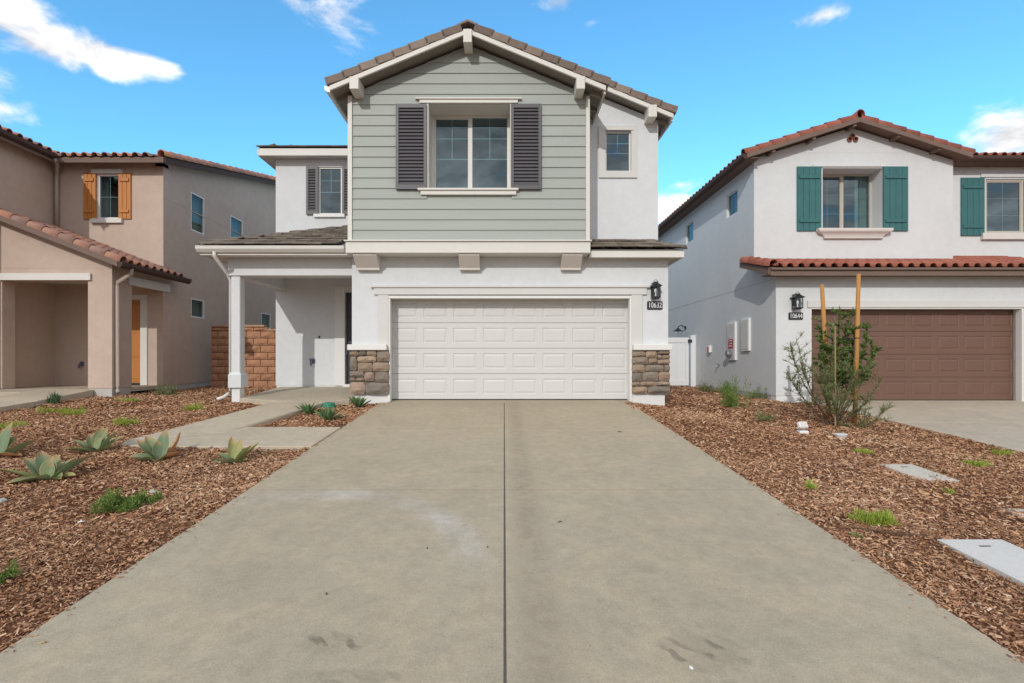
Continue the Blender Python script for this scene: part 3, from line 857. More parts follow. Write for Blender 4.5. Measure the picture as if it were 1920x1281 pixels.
for a, b in ((663, 707), (860, 899), (1054, 1092)):
    x0, x1 = X(a, 9.9), X(b, 9.9)
    part('corbel', MB().prism([(x0, 9.845, 2.038), (x0, 9.845, 2.005), (x0, 10.09, 1.80), (x0, 10.09, 1.765), (x0, YG - .002, 1.765), (x0, YG - .002, 2.038)], (x1 - x0, 0, 0)), M['corbel'], bevel=.004)
# main window with deep reveal
yw = YS + .44
rv = MB()
a, b, c, d = so_
rv.box(a - .03, a + .005, YS - .012, yw + .08, c, d).box(b - .005, b + .03, YS - .012, yw + .08, c, d)
rv.box(a - .03, b + .03, YS - .010, yw + .08, d - .001, d + .035).box(a - .03, b + .03, YS + .0, yw + .08, c - .04, c + .006)
part('window_reveal', rv, tr)
window(H, front, a + .005, b - .005, c + .006, d - .001, yw, True, 3, 2, .055, M['trim'], label='wide sliding window in the siding gable', lower_plain=(.46, .73))
hd = part('window_header', MB().box(X(787, YS), X(971, YS), YS - .035, YS + .02, d + .006, d + .072), tr, bevel=.003)
part('drip_cap', MB().box(X(779, YS), X(978, YS), YS - .06, YS + .02, d + .073, d + .098), tr, hd, bevel=.003)
sl0 = part('window_sill', MB().box(X(784, YS), X(972, YS), YS - .075, YS + .3, c - .035, c + .004), tr, bevel=.004)
part('apron', MB().box(X(789, YS), X(968, YS), YS - .045, YS + .02, c - .115, c - .036), tr, sl0, bevel=.003)
louvre_shutter(H, X(742, 9.81), X(800, 9.81), Z(355, 9.81), Z(195, 9.81), YS - .008, M['shutter'])
louvre_shutter(H, X(958, 9.81), X(1015, 9.81), Z(355, 9.81), Z(195, 9.81), YS - .008, M['shutter'])
# upper right window with stucco surround
a, b, c, d = wo
sr = MB(); o1, o2 = X(1122, YW), X(1194, YW); q1, q2 = Z(334, YW), Z(237, YW)
sr.box(o1, a, YW - .035, YW + .01, q1, q2).box(b, o2, YW - .035, YW + .01, q1, q2)
sr.box(a, b, YW - .035, YW + .01, q1, c).box(a, b, YW - .035, YW + .01, d, q2)
part('window_surround', sr, M['casing'])
part('drip_cap', MB().box(a - .03, b + .05, YW - .05, YW - .034, d + .004, d + .022), M['corbel'])
window(H, front, a, b, c, d, YW + .03, False, 3, 2, .03, M['trim_w'], label='small window on the white upper wall', lower_plain=(.48, .74))
# upper left window
a, b, c, d = lo_
window(H, front, a, b, c, d, YP + .03, False, 3, 2, .035, M['trim_w'], label='narrow window over the porch roof', lower_plain=(.48, .74))
louvre_shutter(H, X(574, YP - .04), X(596, YP - .04), Z(403, YP), Z(313, YP), YP - .003, M['shutter'])
louvre_shutter(H, X(641.5, YP - .04), X(664, YP - .04), Z(403, YP), Z(313, YP), YP - .003, M['shutter'])
part('window_sill', MB().box(X(589, YP), X(647, YP), YP - .06, YP + .03, c - .08, c - .001), M['trim_w'], bevel=.004)
# garage casing, door
cs = M['casing']
cz = Z(553, YG)
for a, b in ((X(709, YG), go[0] - .002), (go[1] + .002, X(1204, YG))): part('door_casing', MB().box(a, b, YG - .03, YG - .001, Z(647, YG), cz), cs, bevel=.004)
hd = part('door_header', MB().box(X(702, YG), X(1212, YG), YG - .042, YG - .001, cz, Z(540, YG)), cs, bevel=.004)
part('drip_cap', MB().box(X(696, YG), X(1218, YG), YG - .07, YG - .001, Z(540, YG) + .001, Z(536, YG)), cs, hd, bevel=.004)
jb = MB(); g = .002
jb.box(go[0] - .02, go[0] + .03, YG - .02, YG + .10, Zd(10.2) + .01, go[3] - .031).box(go[1] - .03, go[1] + .02, YG - .02, YG + .10, Zd(10.2) + .01, go[3] - .031)
jb.box(go[0] - .02, go[1] + .02, YG - .022, YG + .10, go[3] - .03, go[3] + .02)
part('door_stop', jb, M['trim_w'], bevel=.004)
garage_door(H, go[0] - .03, go[1] + .03, -.815, go[3] + .03, 10.49, M['door_w'])
part('weather_seal', MB().box(go[0], go[1], 10.495, 10.53, -.845, -.812), M['rubber'])
# stone wainscot
def stones(name, x0, x1, z0, z1, rects, u0, u1, v0, v1):
    o = part('stone_veneer', MB().box(x0 + .01, x1 - .01, YG - .035, YG - .001, z0 + .01, z1), M['mortar'])
    for k, (a, b, c, d) in enumerate(rects):
        xa, xb = x0 + (a - u0) / (u1 - u0) * (x1 - x0), x0 + (b - u0) / (u1 - u0) * (x1 - x0)
        za, zb = z1 - (d - v0) / (v1 - v0) * (z1 - z0), z1 - (c - v0) / (v1 - v0) * (z1 - z0)
        link('stone', stone_mesh(xb - xa - .004, zb - za - .004, .065 + .03 * random.random(), k * 7 + len(name), M['stone']), o, (xa + .002, YG - .034, za + .002))
    return o
z0, z1 = Z(740, YG - .08), Z(657, YG - .08)
stones('l', X(655, YG - .08), X(727, YG - .08) + .02, z0, z1,
       [(150, 310, 180, 275), (312, 450, 180, 268), (452, 628, 180, 280), (630, 850, 180, 380), (150, 282, 285, 532), (285, 625, 278, 385),
        (290, 555, 390, 552), (558, 850, 384, 552), (150, 408, 540, 652), (412, 592, 558, 728), (595, 850, 556, 738), (150, 262, 660, 728),
        (265, 408, 656, 728), (150, 425, 735, 958), (428, 850, 742, 958)], 150, 850, 175, 960)
stones('rr', X(1187, YG - .08) - .015, X(1257, YG - .08), z0 + .02, z1,
       [(72, 295, 168, 270), (298, 485, 168, 285), (488, 705, 165, 230), (72, 338, 274, 392), (342, 488, 290, 392), (490, 572, 234, 308),
        (575, 705, 234, 308), (491, 705, 312, 398), (72, 282, 396, 532), (286, 598, 402, 520), (602, 705, 402, 520), (72, 236, 536, 690),
        (240, 512, 526, 680), (516, 705, 524, 680), (72, 200, 694, 770), (204, 486, 686, 766), (490, 705, 684, 762), (72, 325, 774, 890), (330, 705, 768, 890)], 70, 705, 160, 892)
part('stone_cap', MB().box(X(651, 10.08), go[0] - .022, 10.07, YG - .001, z1 + .002, Z(646, 10.08)), M['trim_w'], bevel=.008)
part('stone_cap', MB().box(go[1] + .022, X(1261, 10.08), 10.07, YG + .3, z1 + .002, Z(646, 10.08)), M['trim_w'], bevel=.008)
MBs = MB().box(X(1257, YG - .08) - .03, X(1257, YG - .08) - .005, YG - .03, YG + .3, z0 + .02, z1)
part('stone_return', MBs, M['stone'])
# ---- roof over the siding gable
RX, RZ, EZ, HW = -.674, 6.155, 5.093, 2.571
def deck(xa, za, xb, zb, y0, y1, th=.05):
    return MB().prism([(xa, y0, za), (xb, y0, zb), (xb, y0, zb - th), (xa, y0, za - th)], (0, y1 - y0, 0))
R1 = part('roof', MB(), M['soffit']) if False else None
roof = deck(RX - HW, EZ, RX, RZ, 9.565, 14.5).add(*(lambda m: (m.v, m.f))(deck(RX + .001, RZ, RX + HW, EZ, 9.565, 11.2)))
roof = roof.build('roof', M['soffit'], H)
def barge(par, xa, za, xb, zb, y0, y1, h=.09):
    return MB().prism([(xa, y0, za), (xb, y0, zb), (xb, y0, zb - h), (xa, y0, za - h)], (0, y1 - y0, 0)).build('barge_board', tr, par, bevel=.004)
barge(roof, RX - HW, EZ, RX - .001, RZ, 9.52, 9.563)
barge(roof, RX + .001, RZ, RX + HW, EZ, 9.52, 9.563)
part('gutter', MB().prism([(RX - HW - .002, 9.55, EZ - .005), (RX - HW - .115, 9.55, EZ + .01), (RX - HW - .10, 9.55, EZ - .07), (RX - HW - .05, 9.55, EZ - .105), (RX - HW - .002, 9.55, EZ - .11)], (0, 2.6, 0)), M['gutter'], roof)
part('eave_fascia', MB().box(RX + HW - .03, RX + HW + .002, 9.566, YW, EZ - .13, EZ - .012), tr, roof)
for y in (9.75, 10.3):
    xb = RX + HW - .035
    part('rafter_tail', MB().prism([(1.643, y, EZ + .413 * (RX + HW - 1.643) - .052), (xb, y, EZ - .04), (xb, y, EZ - .11), (1.643, y, EZ + .413 * (RX + HW - 1.643) - .15)], (0, .05, 0)), M['soffit'], roof)
for y in (9.9, 10.5, 11.1):
    xa = RX - HW + .03
    part('rafter_tail', MB().prism([(-2.993, y, EZ + .413 * .25 - .055), (xa, y, EZ - .04), (xa, y, EZ - .11), (-2.993, y, EZ + .413 * .25 - .15)], (0, .05, 0)), M['soffit'], roof)
for a, b, c, d, y in ((868.5, 884.5, 54, 79, 9.48), (655, 672, 143, 166.5, 9.48), (1081, 1097, 142, 166.5, 9.48)):
    part('outlooker', MB().prism([(X(a, y), y, Z(d, y)), (X(b, y), y, Z(d, y)), (X(b, y), y, Z(c, y)), (X(a, y), y, Z(c, y))], (0, .42, 0)), tr, bevel=.006)
rt = MB().box(0, .385, -.11, .11, -.012, .132).mesh('rake_tile', M['tile'], .007)
rake('rake_tile', roof, rt, (RX - HW - .05, 9.62, EZ - .0), (RX - .02, 9.62, RZ), .334, .075)
rake('rake_tile', roof, rt, (RX + HW + .05, 9.62, EZ - .0), (RX + .02, 9.62, RZ), .334, .075)
rdg = MB().prism([(-.2, 0, -.02), (0, 0, .065), (.2, 0, -.02), (.2, 0, -.06), (0, 0, .02), (-.2, 0, -.06)], (0, .42, 0)).mesh('ridge_tile', M['tile'], .006)
for k in range(12): link('ridge_tile', rdg, roof, (RX, 9.52 + .33 * k, RZ + .11), (.05, 0, 0))
ft = [flat_tile(M['tile']) for k in range(2)]
ln = math.hypot(1, SL)
field('tile', roof, ft, (RX - HW - .06, 14.4, EZ), (0, -1, 0), (1, 0, SL), .33, .334, 14, 8, .08, keep=lambda p, q: q.y > 9.7, single_rows=1, mat=M['tile'])
field('tile', roof, ft, (RX + HW + .06, 9.75, EZ), (0, 1, 0), (-1, 0, SL), .33, .334, 4, 8, .08, single_rows=1, mat=M['tile'])
# ---- main roof: right rake over the white wall, rest behind the gable
mr = deck(1.25, 5.04 + SL * 2.23, 3.48, 5.04, 10.545, 27)
mr.prism([(.2, 11.8, 6.39), (1.249, 11.8, 5.957), (1.249, 11.8, 5.907), (.2, 11.8, 6.34)], (0, 8, 0))
mr.prism([(.199, 11.8, 6.39), (-3.0, 11.8, 5.07), (-3.0, 11.8, 5.02), (.199, 11.8, 6.34)], (0, 8, 0))
mroof = mr.build('roof', M['soffit'], H)
barge(mroof, 1.7, 5.04 + SL * 1.78, 3.48, 5.04, 10.50, 10.543)
part('eave_fascia', MB().box(3.45, 3.482, 10.546, 27, 4.91, 5.028), tr, mroof)
for y in (10.75, 11.3, 11.9):
    part('rafter_tail', MB().prism([(3.252, y, 5.08), (3.448, y, 4.998), (3.448, y, 4.93), (3.252, y, 4.98)], (0, .05, 0)), M['soffit'], mroof)
y = 10.46
part('outlooker', MB().prism([(X(1216, y), y, Z(219, y)), (X(1232, y), y, Z(219, y)), (X(1232, y), y, Z(196, y)), (X(1216, y), y, Z(196, y))], (0, .36, 0)), tr, bevel=.006)
rake('rake_tile', mroof, rt, (3.53, 10.6, 5.04), (1.55, 10.6, 5.04 + SL * 1.93), .334, .075)
field('tile', mroof, ft, (3.54, 10.74, 5.04), (0, 1, 0), (-1, 0, SL), .33, .334, 12, 6, .08, single_rows=1, mat=M['tile'])
# ---- left wing roof above the porch (hip)
ey = YP - .25; ez, ex = Z(279, ey), X(486, ey); HS = .35
hp = MB()
hp.add([(ex, ey, ez), (-2.95, ey, ez), (-2.95, ey + 2.55, ez + HS * 2.55), (ex + 2.55, ey + 2.55, ez + HS * 2.55), (ex, 27, ez), (ex + 2.55, 27, ez + HS * 2.55),
        (ex, ey, ez - .04), (-2.95, ey, ez - .04), (-2.95, ey + 2.55, ez + HS * 2.55 - .04), (ex + 2.55, ey + 2.55, ez + HS * 2.55 - .04), (ex, 27, ez - .04), (ex + 2.55, 27, ez + HS * 2.55 - .04)],
       [(0, 1, 2, 3), (0, 3, 5, 4), (6, 9, 8, 7), (6, 10, 11, 9), (0, 6, 7, 1), (0, 4, 10, 6)])
hroof = hp.build('roof', M['soffit'], H)
part('eave_fascia', MB().box(ex - .0, -2.995, ey - .03, ey - .001, Z(292, ey - .02), ez - .002), tr, hroof, bevel=.004)
part('eave_fascia', MB().box(ex - .03, ex - .001, ey - .03, 27, Z(292, ey - .02), ez - .002), tr, hroof, bevel=.004)
part('soffit_board', MB().box(ex + .002, XC - .002, ey + .002, 27, Z(292, ey - .02) + .03, Z(292, ey - .02) + .045).box(XC - .001, -2.995, ey + .002, YP - .003, Z(292, ey - .02) + .03, Z(292, ey - .02) + .045), tr, hroof)
fs_ = [flat_tile(M['tile_sh'], .30, .42, .03, .005, .010) for k in range(3)]
field('tile', hroof, fs_, (ex - .05, ey - .06, ez), (1, 0, 0), (0, 1, HS), .30, .30, 9, 5, .06, keep=lambda p, q: p.x > ex - .1 + (p.y - ey), single_rows=2, mat=M['tile_sh'])
field('tile', hroof, fs_, (ex - .06, 24, ez), (0, -1, 0), (1, 0, HS), .30, .30, 41, 2, .05, keep=lambda p, q: q.y > ey - .1 + (p.x - ex), single_rows=1, mat=M['tile_sh'])
# ---- porch: roof, beam, post
pe, py_, pz = -5.88, 9.95, 2.185
PR = MB()
PR.add([(pe, py_, pz), (-3.04, py_, pz), (-3.04, YP - .002, pz + SL * (YP - py_)), (pe + YP - py_, YP - .002, pz + SL * (YP - py_)), (pe, YP - .002, pz),
        (pe, py_, pz - .04), (-3.04, py_, pz - .04), (-3.04, YP - .002, pz + SL * (YP - py_) - .04), (pe + YP - py_, YP - .002, pz + SL * (YP - py_) - .04), (pe, YP - .002, pz - .04)],
       [(0, 1, 2, 3), (0, 3, 4), (5, 8, 7, 6), (5, 9, 8), (0, 5, 6, 1), (0, 4, 9, 5), (4, 3, 8, 9)])
proof = PR.build('roof', M['soffit'], H)
field('tile', proof, fs_, (pe - .04, py_ - .05, pz), (1, 0, 0), (0, 1, SL), .30, .295, 10, 9, .10, keep=lambda p, q: p.x > pe - .25 + (p.y - py_) and q.x < -2.98, mat=M['tile_sh'], jit=.004, stagger=.0)
field('tile', proof, fs_, (pe - .05, YP - .05, pz), (0, -1, 0), (1, 0, SL), .30, .295, 10, 9, .10, keep=lambda p, q: q.y > py_ + .16 + (p.x - pe), single_rows=2, mat=M['tile_sh'], jit=.004)
hipme = MB().prism([(0, -.10, -.045), (0, -.03, .0), (0, .03, .0), (0, .10, -.045), (0, .10, -.065), (0, -.10, -.065)], (.40, 0, 0)).mesh('hip_tile', M['tile_sh'], .005)
hd_ = Vector((1, 1, SL)).normalized()
for k in range(9):
    p = Vector((pe - .03, py_ - .03, pz + .085)) + hd_ * (.31 * k)
    up = Vector((-.25, -.25, 1)).normalized()
    ut = (hd_ * math.cos(.07) - up * math.sin(.03)).normalized()
    link('hip_tile', hipme, proof, p + up * .0, frame_rot(ut, up.cross(ut)))
part('gutter', MB().prism([(pe - .05, py_ - .02, pz - .01), (pe - .05, py_ - .13, pz + .0), (pe - .05, py_ - .12, pz - .06), (pe - .05, py_ - .07, pz - .115), (pe - .05, py_ - .02, pz - .12)], (X(650, 9.85) - pe, 0, 0)), M['gutter'], proof)
part('eave_fascia', MB().box(pe, -3.04, py_ - .018, py_ - .001, pz - .16, pz - .045).box(pe - .018, pe - .001, py_ - .018, YP - .003, pz - .16, pz - .045), tr, proof)
bz0, bz1 = Z(517, 10.3), pz - .10
part('porch_ceiling', MB().box(pe + .002, -3.034, py_ + .003, YP - .004, pz - .14, pz - .115), M['trim_w'], proof)
part('beam', MB().box(XC, -3.034, 10.3, 10.6, bz0, pz - .141).box(XC, -5.31, 10.601, YP - .003, bz0 + .001, pz - .141), st, bevel=.01)
px0, px1 = X(433, 10.33), X(450, 10.33)
post = part('post', MB().box(px0, px1, 10.33, 10.53, Z(704, 10.33), bz0 - .002), st, bevel=.012)
b0, b1 = X(427.5, 10.28), X(451.5, 10.28)
za, zb = Z(727, 10.28), Z(703, 10.28)
bs = MB().box(b0, b1, 10.28, 10.58, za, zb)
bs.add([(b0, 10.28, zb), (b1, 10.28, zb), (b1, 10.58, zb), (b0, 10.58, zb), (px0, 10.33, zb + .05), (px1, 10.33, zb + .05), (px1, 10.53, zb + .05), (px0, 10.53, zb + .05)],
       [(0, 1, 5, 4), (1, 2, 6, 5), (2, 3, 7, 6), (3, 0, 4, 7)])
part('plinth', bs, st, post)
part('footing', MB().box(px0 + .01, px1 - .01, 10.34, 10.52, -1.0, za - .002), M['found_w'], post)
gx = X(402, 9.9)
part('downspout', MB().tube([(gx, 9.9, pz - .1), (gx, 9.9, pz - .18), (px0 - .07, 10.34, 1.72), (px0 - .05, 10.42, 1.60), (px0 - .05, 10.42, -.62), (px0 - .09, 10.40, -.70), (px0 - .13, 10.30, -.76), (px0 - .22, 10.22, -.80)], .036, 10), M['gutter'], smooth=True)
# ---- front door, bell, hose valve
fd = part('front_door', MB().box(dr[0] + .09, -2.9, YP + .10, YP + .14, -.60, dr[3] - .04), M['door_dark'])
for k in range(3):
    MB().box(dr[0] + .17, -3.05, YP + .09, YP + .102, -.45 + k * .66, .08 + k * .66).build('panel', M['door_dark'], fd, bevel=.006)
part('door_handle', MB().box(X(647, YP), X(650, YP), YP + .075, YP + .10, .12, .36).tube([(X(648.5, YP), YP + .04, .14), (X(648.5, YP), YP + .03, .24), (X(648.5, YP), YP + .04, .33)], .011, 6), M['grey_metal'], fd)
part('door_frame', MB().box(X(628, YP), dr[0] + .09, YP - .025, YP + .12, -.64, dr[3] + .10).box(dr[0] + .091, -2.95, YP - .02, YP + .12, dr[3] - .03, dr[3] + .10), M['trim_w'], bevel=.004)
part('threshold', MB().box(dr[0] + .05, -2.9, YP - .06, YP + .14, -.72, -.605), M['trim_w'])
part('door_bell', MB().box(X(597.5, YP), X(600.5, YP), YP - .018, YP, Z(634.5, YP), Z(630, YP)), M['metal_dark'], bevel=.006)
hx, hz = X(586, YP), Z(678, YP)
part('hose_valve', MB().tube([(hx, YP - .002, hz + .03), (hx, YP - .07, hz + .03), (hx, YP - .10, hz - .03), (hx, YP - .10, hz - .10)], [.03, .03, .026, .022], 8).box(hx - .06, hx + .06, YP - .012, YP - .001, hz - .05, hz + .07).tube([(hx - .05, YP - .09, hz + .06), (hx + .05, YP - .09, hz + .06)], .012, 6), M['blue_bib'])
# ---- eave on the right of the garage
fx0, fx1, fy, fz = 1.66, X(1282, 9.95), 9.95, 2.13
PE = MB()
rr_ = YW - fy
PE.add([(fx0, fy, fz), (fx1, fy, fz), (fx1 - rr_, YW - .002, fz + SL * rr_), (fx0, YW - .002, fz + SL * rr_), (fx1, YW + 3, fz), (fx1 - .22, YW + 3, fz + .09), (fx1 - .22, YW - .002, fz + .09),
        (fx0, fy, fz - .04), (fx1, fy, fz - .04), (fx1 - rr_, YW - .002, fz + SL * rr_ - .04), (fx0, YW - .002, fz + SL * rr_ - .04)],
       [(0, 1, 2, 3), (7, 10, 9, 8), (0, 7, 8, 1), (1, 6, 2), (1, 4, 5, 6), (0, 3, 10, 7)])
eroof = PE.build('roof', M['soffit'], H)
field('tile', eroof, fs_, (fx0, fy - .05, fz), (1, 0, 0), (0, 1, SL), .305, .295, 6, 3, .10, keep=lambda p, q: q.x < fx1 + .13 - (p.y - fy) * .9, mat=M['tile_sh'], jit=.003)
hd2 = Vector((-1, 1, SL)).normalized()
for k in range(3):
    p = Vector((fx1 + .03, fy - .03, fz + .085)) + hd2 * (.31 * k)
    up = Vector((.25, -.25, 1)).normalized(); ut = (hd2 * math.cos(.07) - up * math.sin(.07)).normalized()
    link('hip_tile', hipme, eroof, p, frame_rot(ut, up.cross(ut)))
part('eave_fascia', MB().box(fx0, fx1, fy - .03, fy - .001, Z(483, 9.93), fz - .03).box(fx1 - .03, fx1 - .001, fy, YW + 3, Z(483, 9.93), fz - .03), tr, eroof, bevel=.004)
part('soffit_board', MB().box(fx0, fx1 - .031, fy + .001, YG - .002, Z(483, 9.93) + .03, Z(483, 9.93) + .045).box(3.27, fx1 - .031, YG, YW + 3, Z(483, 9.93) + .03, Z(483, 9.93) + .045), tr, eroof)
# ---- lantern and number
lantern('black carriage lantern on the white wall right of the white garage door', X(1229, YG - .1), YG, Z(559, YG - .1), .33, .155)
plaque('black address plaque reading 10632 below the lantern by the white garage door', '10632', X(1213, YG), X(1242, YG), YG, Z(581, YG), Z(565, YG))
# ------------------------------------------------------------------ tan house on the left
T = thing('house', 'tan stucco two storey house with clay tile roofs and orange shutters', 'house', (-10, 13, -.8))
tn = M['stucco_tan']
XB, YB, YF, XWG = -8.65, 13.0, 11.3, -11.4
def tp(n, mb, mat, par=None, bevel=0, smooth=False): return mb.build(n, mat, par or T, bevel, smooth)
def sideT(u, d, z): return (XB - d, u, z)      # right side wall, faces +x
w1 = (X(183, YB), X(224, YB), Z(410, YB), Z(327, YB))
dd = (-10.25, X(264, YB), -.9, 1.50)
body = gridwall(MB(), front, XWG - .1, XB, -.66, 4.99, YB, YB + .2, [w1, dd])
tp('wall', body, tn)
wins = [(14.15, 14.78, 3.58, 4.64), (16.2, 16.95, 3.78, 4.57), (14.15, 14.78, 1.17, 1.70), (18.25, 18.98, 1.13, 1.67)]
sw = gridwall(MB(), sideT, YB + .2, 23, -.66, 4.90, 0, .2, wins)
sw.prism([(XB, YB, 4.90), (XB, 23, 4.90), (XB, 23, 7.585), (XB, YB, 5.045)], (-.2, 0, 0))
tp('wall', sw, tn)
tp('stem_wall', MB().box(XWG, XB - .01, YB + .005, YB + .2, -1.1, -.662).box(XB - .2, XB - .012, YB + .2, 23, -1.1, -.662), M['found'])
for a, b, c, d in wins:
    window(T, sideT, a, b, c, d, .0, False, 1, 1, .035, M['trim_w'], curt=((.5, .98),), depth=1.2, gmat=M['glass_side'])
window(T, front, *w1, YB + .02, False, 2, 2, .035, M['trim_w'], label='window between orange shutters', curt=((.02, .25),))
tp('window_header', MB().box(X(173, YB), X(232, YB), YB - .05, YB - .001, Z(326, YB), Z(318, YB)), M['trim'], bevel=.004)
tp('window_sill', MB().box(X(173, YB), X(231, YB), YB - .07, YB - .001, Z(419, YB), Z(411, YB)), M['trim'], bevel=.004)
plank_shutter(T, X(158, YB), X(181.5, YB), Z(411, YB), Z(325, YB), YB - .002, M['orange'], 3)
plank_shutter(T, X(223.5, YB), X(247, YB), Z(411, YB), Z(325, YB), YB - .002, M['orange'], 3)
# control joint lines, cut as thin beads
tp('stucco_joint', MB().box(XB - .002, XB + .004, YB + .02, 22.9, 4.10, 4.118).box(XB - .002, XB + .004, 13.25, 22.9, 1.96, 1.975), M['stucco_tan'])
# body roof: eave to the street, rake up the right side
es, ey, ez = .254, 12.68, 4.97
rf = MB().prism([(XWG - .2, ey, ez), (-8.41, ey, ez), (-8.41, 23, ez + es * (23 - ey)), (XWG - .2, 23, ez + es * (23 - ey))], (0, 0, .04))
roofT = rf.build('roof', M['fascia_br'], T)
tp('eave_fascia', MB().box(XWG + .32, -8.41, ey - .04, ey - .001, Z(306, ey), ez + .03), M['fascia_br'], roofT, bevel=.004)
ba = MB().prism([(-8.41, ey, ez + .03), (-8.41, 23, ez + .03 + es * (23 - ey)), (-8.41, 23, ez - .10 + es * (23 - ey)), (-8.41, ey, ez - .12)], (.035, 0, 0))
tp('barge_board', ba, M['gutter_br'], roofT)
stx = [s_tile(M['tile_mix'], .25)]
field('tile', roofT, stx, (XWG + .25, ey - .09, ez + .04), (1, 0, 0), (0, 1, es), .25, .36, 11, 8, .05, keep=lambda p, q: q.x < -8.4, single_rows=2, mat=M['tile_mix'])
bm_ = barrel(M['tile_mix'], .095)
rake('rake_tile', roofT, bm_, (-8.43, ey - .09, ez + .07), (-8.43, 21.5, ez + .07 + es * (21.5 - ey)), .36, .05)
# forward wing on the far left
tp('wall', MB().box(XWG - 3, XWG, 10.4, YB - .001, -.66, 4.98).box(XWG - 3, XWG - .02, 10.45, YB, -1.3, -.662), tn)
wr = MB().prism([(-11.1, 10.1, 5.02), (-14.5, 10.1, 6.0), (-14.5, 10.1, 6.04), (-11.1, 10.1, 5.06)], (0, 6, 0))
wroof = wr.build('roof', M['fascia_br'], T)
tp('eave_fascia', MB().box(-11.14, -11.1, 10.1, YB - .2, 4.86, 5.05).box(-11.4, -11.141, 10.1, YB - .01, 4.985, 5.0), M['fascia_br'], wroof)
tp('gutter', MB().prism([(-11.098, 10.1, 5.03), (-10.99, 10.1, 5.05), (-11.0, 10.1, 4.97), (-11.06, 10.1, 4.93), (-11.098, 10.1, 4.93)], (0, YB - .32 - 10.1, 0)), M['gutter_br'], wroof)
field('tile', wroof, stx, (-11.04, 10.1, 5.06), (0, 1, 0), (-1, 0, .288), .25, .36, 11, 8, .05, single_rows=1, mat=M['tile_mix'])
tp('downspout', MB().tube([(-11.06, YB - .4, 4.95), (-11.08, YB - .3, 4.86), (-11.3, YB - .06, 4.70), (-11.3, YB - .06, 4.6), (-11.3, YB - .06, 3.30)], .045, 10), M['spout_tan'], smooth=True)
# porch in front
PXE, PSL = -8.28, .39
def rz(x): return 2.10 + PSL * (PXE - x)
o1 = (X(4, YF), X(165, YF), -.9, Z(525, YF))
pf = gridwall(MB(), front, XWG, XB, -.64, 2.0, YF, YF + .3, [o1])
pf.prism([(XWG, YF, 2.0), (XB, YF, 2.0), (XB, YF, rz(XB) - .06), (XWG, YF, rz(XWG) - .06)], (0, .3, 0))
tp('porch_wall', pf, tn)
tp('porch_pier', MB().box(o1[1] + .001, XB - .001, YF + .3, 11.9, -.64, 1.76), tn)
tp('side_beam', MB().box(XB - .3, XB - .001, YF + .3, YB, 1.761, 2.12), tn)
for a, b, c in ((o1[1] + .02, XB - .012, 11.88), (XWG + .1, o1[0] - .01, 11.6)): tp('stem_wall', MB().box(a, b, YF + .012, c, -1.1, -.642), M['found'])
tp('porch_floor', MB().box(XWG + .01, XB - .05, YF + .02, YB, -.75, -.662), M['concrete_w'])
tp('lintel_trim', MB().box(XWG + .02, X(172, YF), YF - .05, YF - .001, Z(526, YF), Z(513, YF)), M['trim'], bevel=.004)
tp('lintel_trim', MB().box(XB + .001, XB + .05, 11.78, 13.2, 1.72, 1.92), M['trim'], bevel=.004)
tp('porch_ceiling', MB().box(XWG, XB - .302, YF + .302, YB - .002, 1.9, 1.93), M['trim'])
pr = MB().prism([(PXE, YF - .3, 2.10), (XWG, YF - .3, rz(XWG)), (XWG, YF - .3, rz(XWG) - .05), (PXE, YF - .3, 2.05)], (0, YB - YF + .3 - .003, 0))
pr.prism([(PXE, YB, 2.10), (XB + .002, YB, rz(XB)), (XB + .002, YB, rz(XB) - .05), (PXE, YB, 2.05)], (0, .4, 0))
proofT = pr.build('roof', M['fascia_br'], T)
tp('barge_board', MB().prism([(PXE, YF - .34, 2.11), (XWG, YF - .34, rz(XWG) + .01), (XWG, YF - .34, rz(XWG) - .11), (PXE, YF - .34, 1.99)], (0, .038, 0)), M['fascia_br'], proofT)
tp('gutter', MB().prism([(PXE + .002, YF - .33, 2.085), (PXE + .11, YF - .33, 2.095), (PXE + .10, YF - .33, 2.02), (PXE + .05, YF - .33, 1.97), (PXE + .002, YF - .33, 1.97)], (0, YB + .4 - YF + .33, 0)), M['gutter_br'], proofT)
field('tile', proofT, stx, (PXE + .07, YF - .12, 2.10), (0, 1, 0), (-1, 0, PSL), .25, .36, 8, 9, .05, keep=lambda p, q: (q.y < YB + .02 or p.x > XB) and p.x > XWG + .1, mat=M['tile_mix'])
rake('rake_tile', proofT, bm_, (PXE + .05, YF - .24, 2.12), (XWG, YF - .24, rz(XWG) + .03), .36, .05)
tp('downspout', MB().tube([(PXE + .05, YF + .02, 2.0), (PXE + .05, YF + .02, 1.90), (XB + .05, YF + .1, 1.72), (XB + .05, YF + .1, 1.62), (XB + .05, YF + .1, -.60), (XB + .07, YF + .08, -.68), (XB + .15, YF - .02, -.72)], .042, 10), M['spout_tan'], smooth=True)
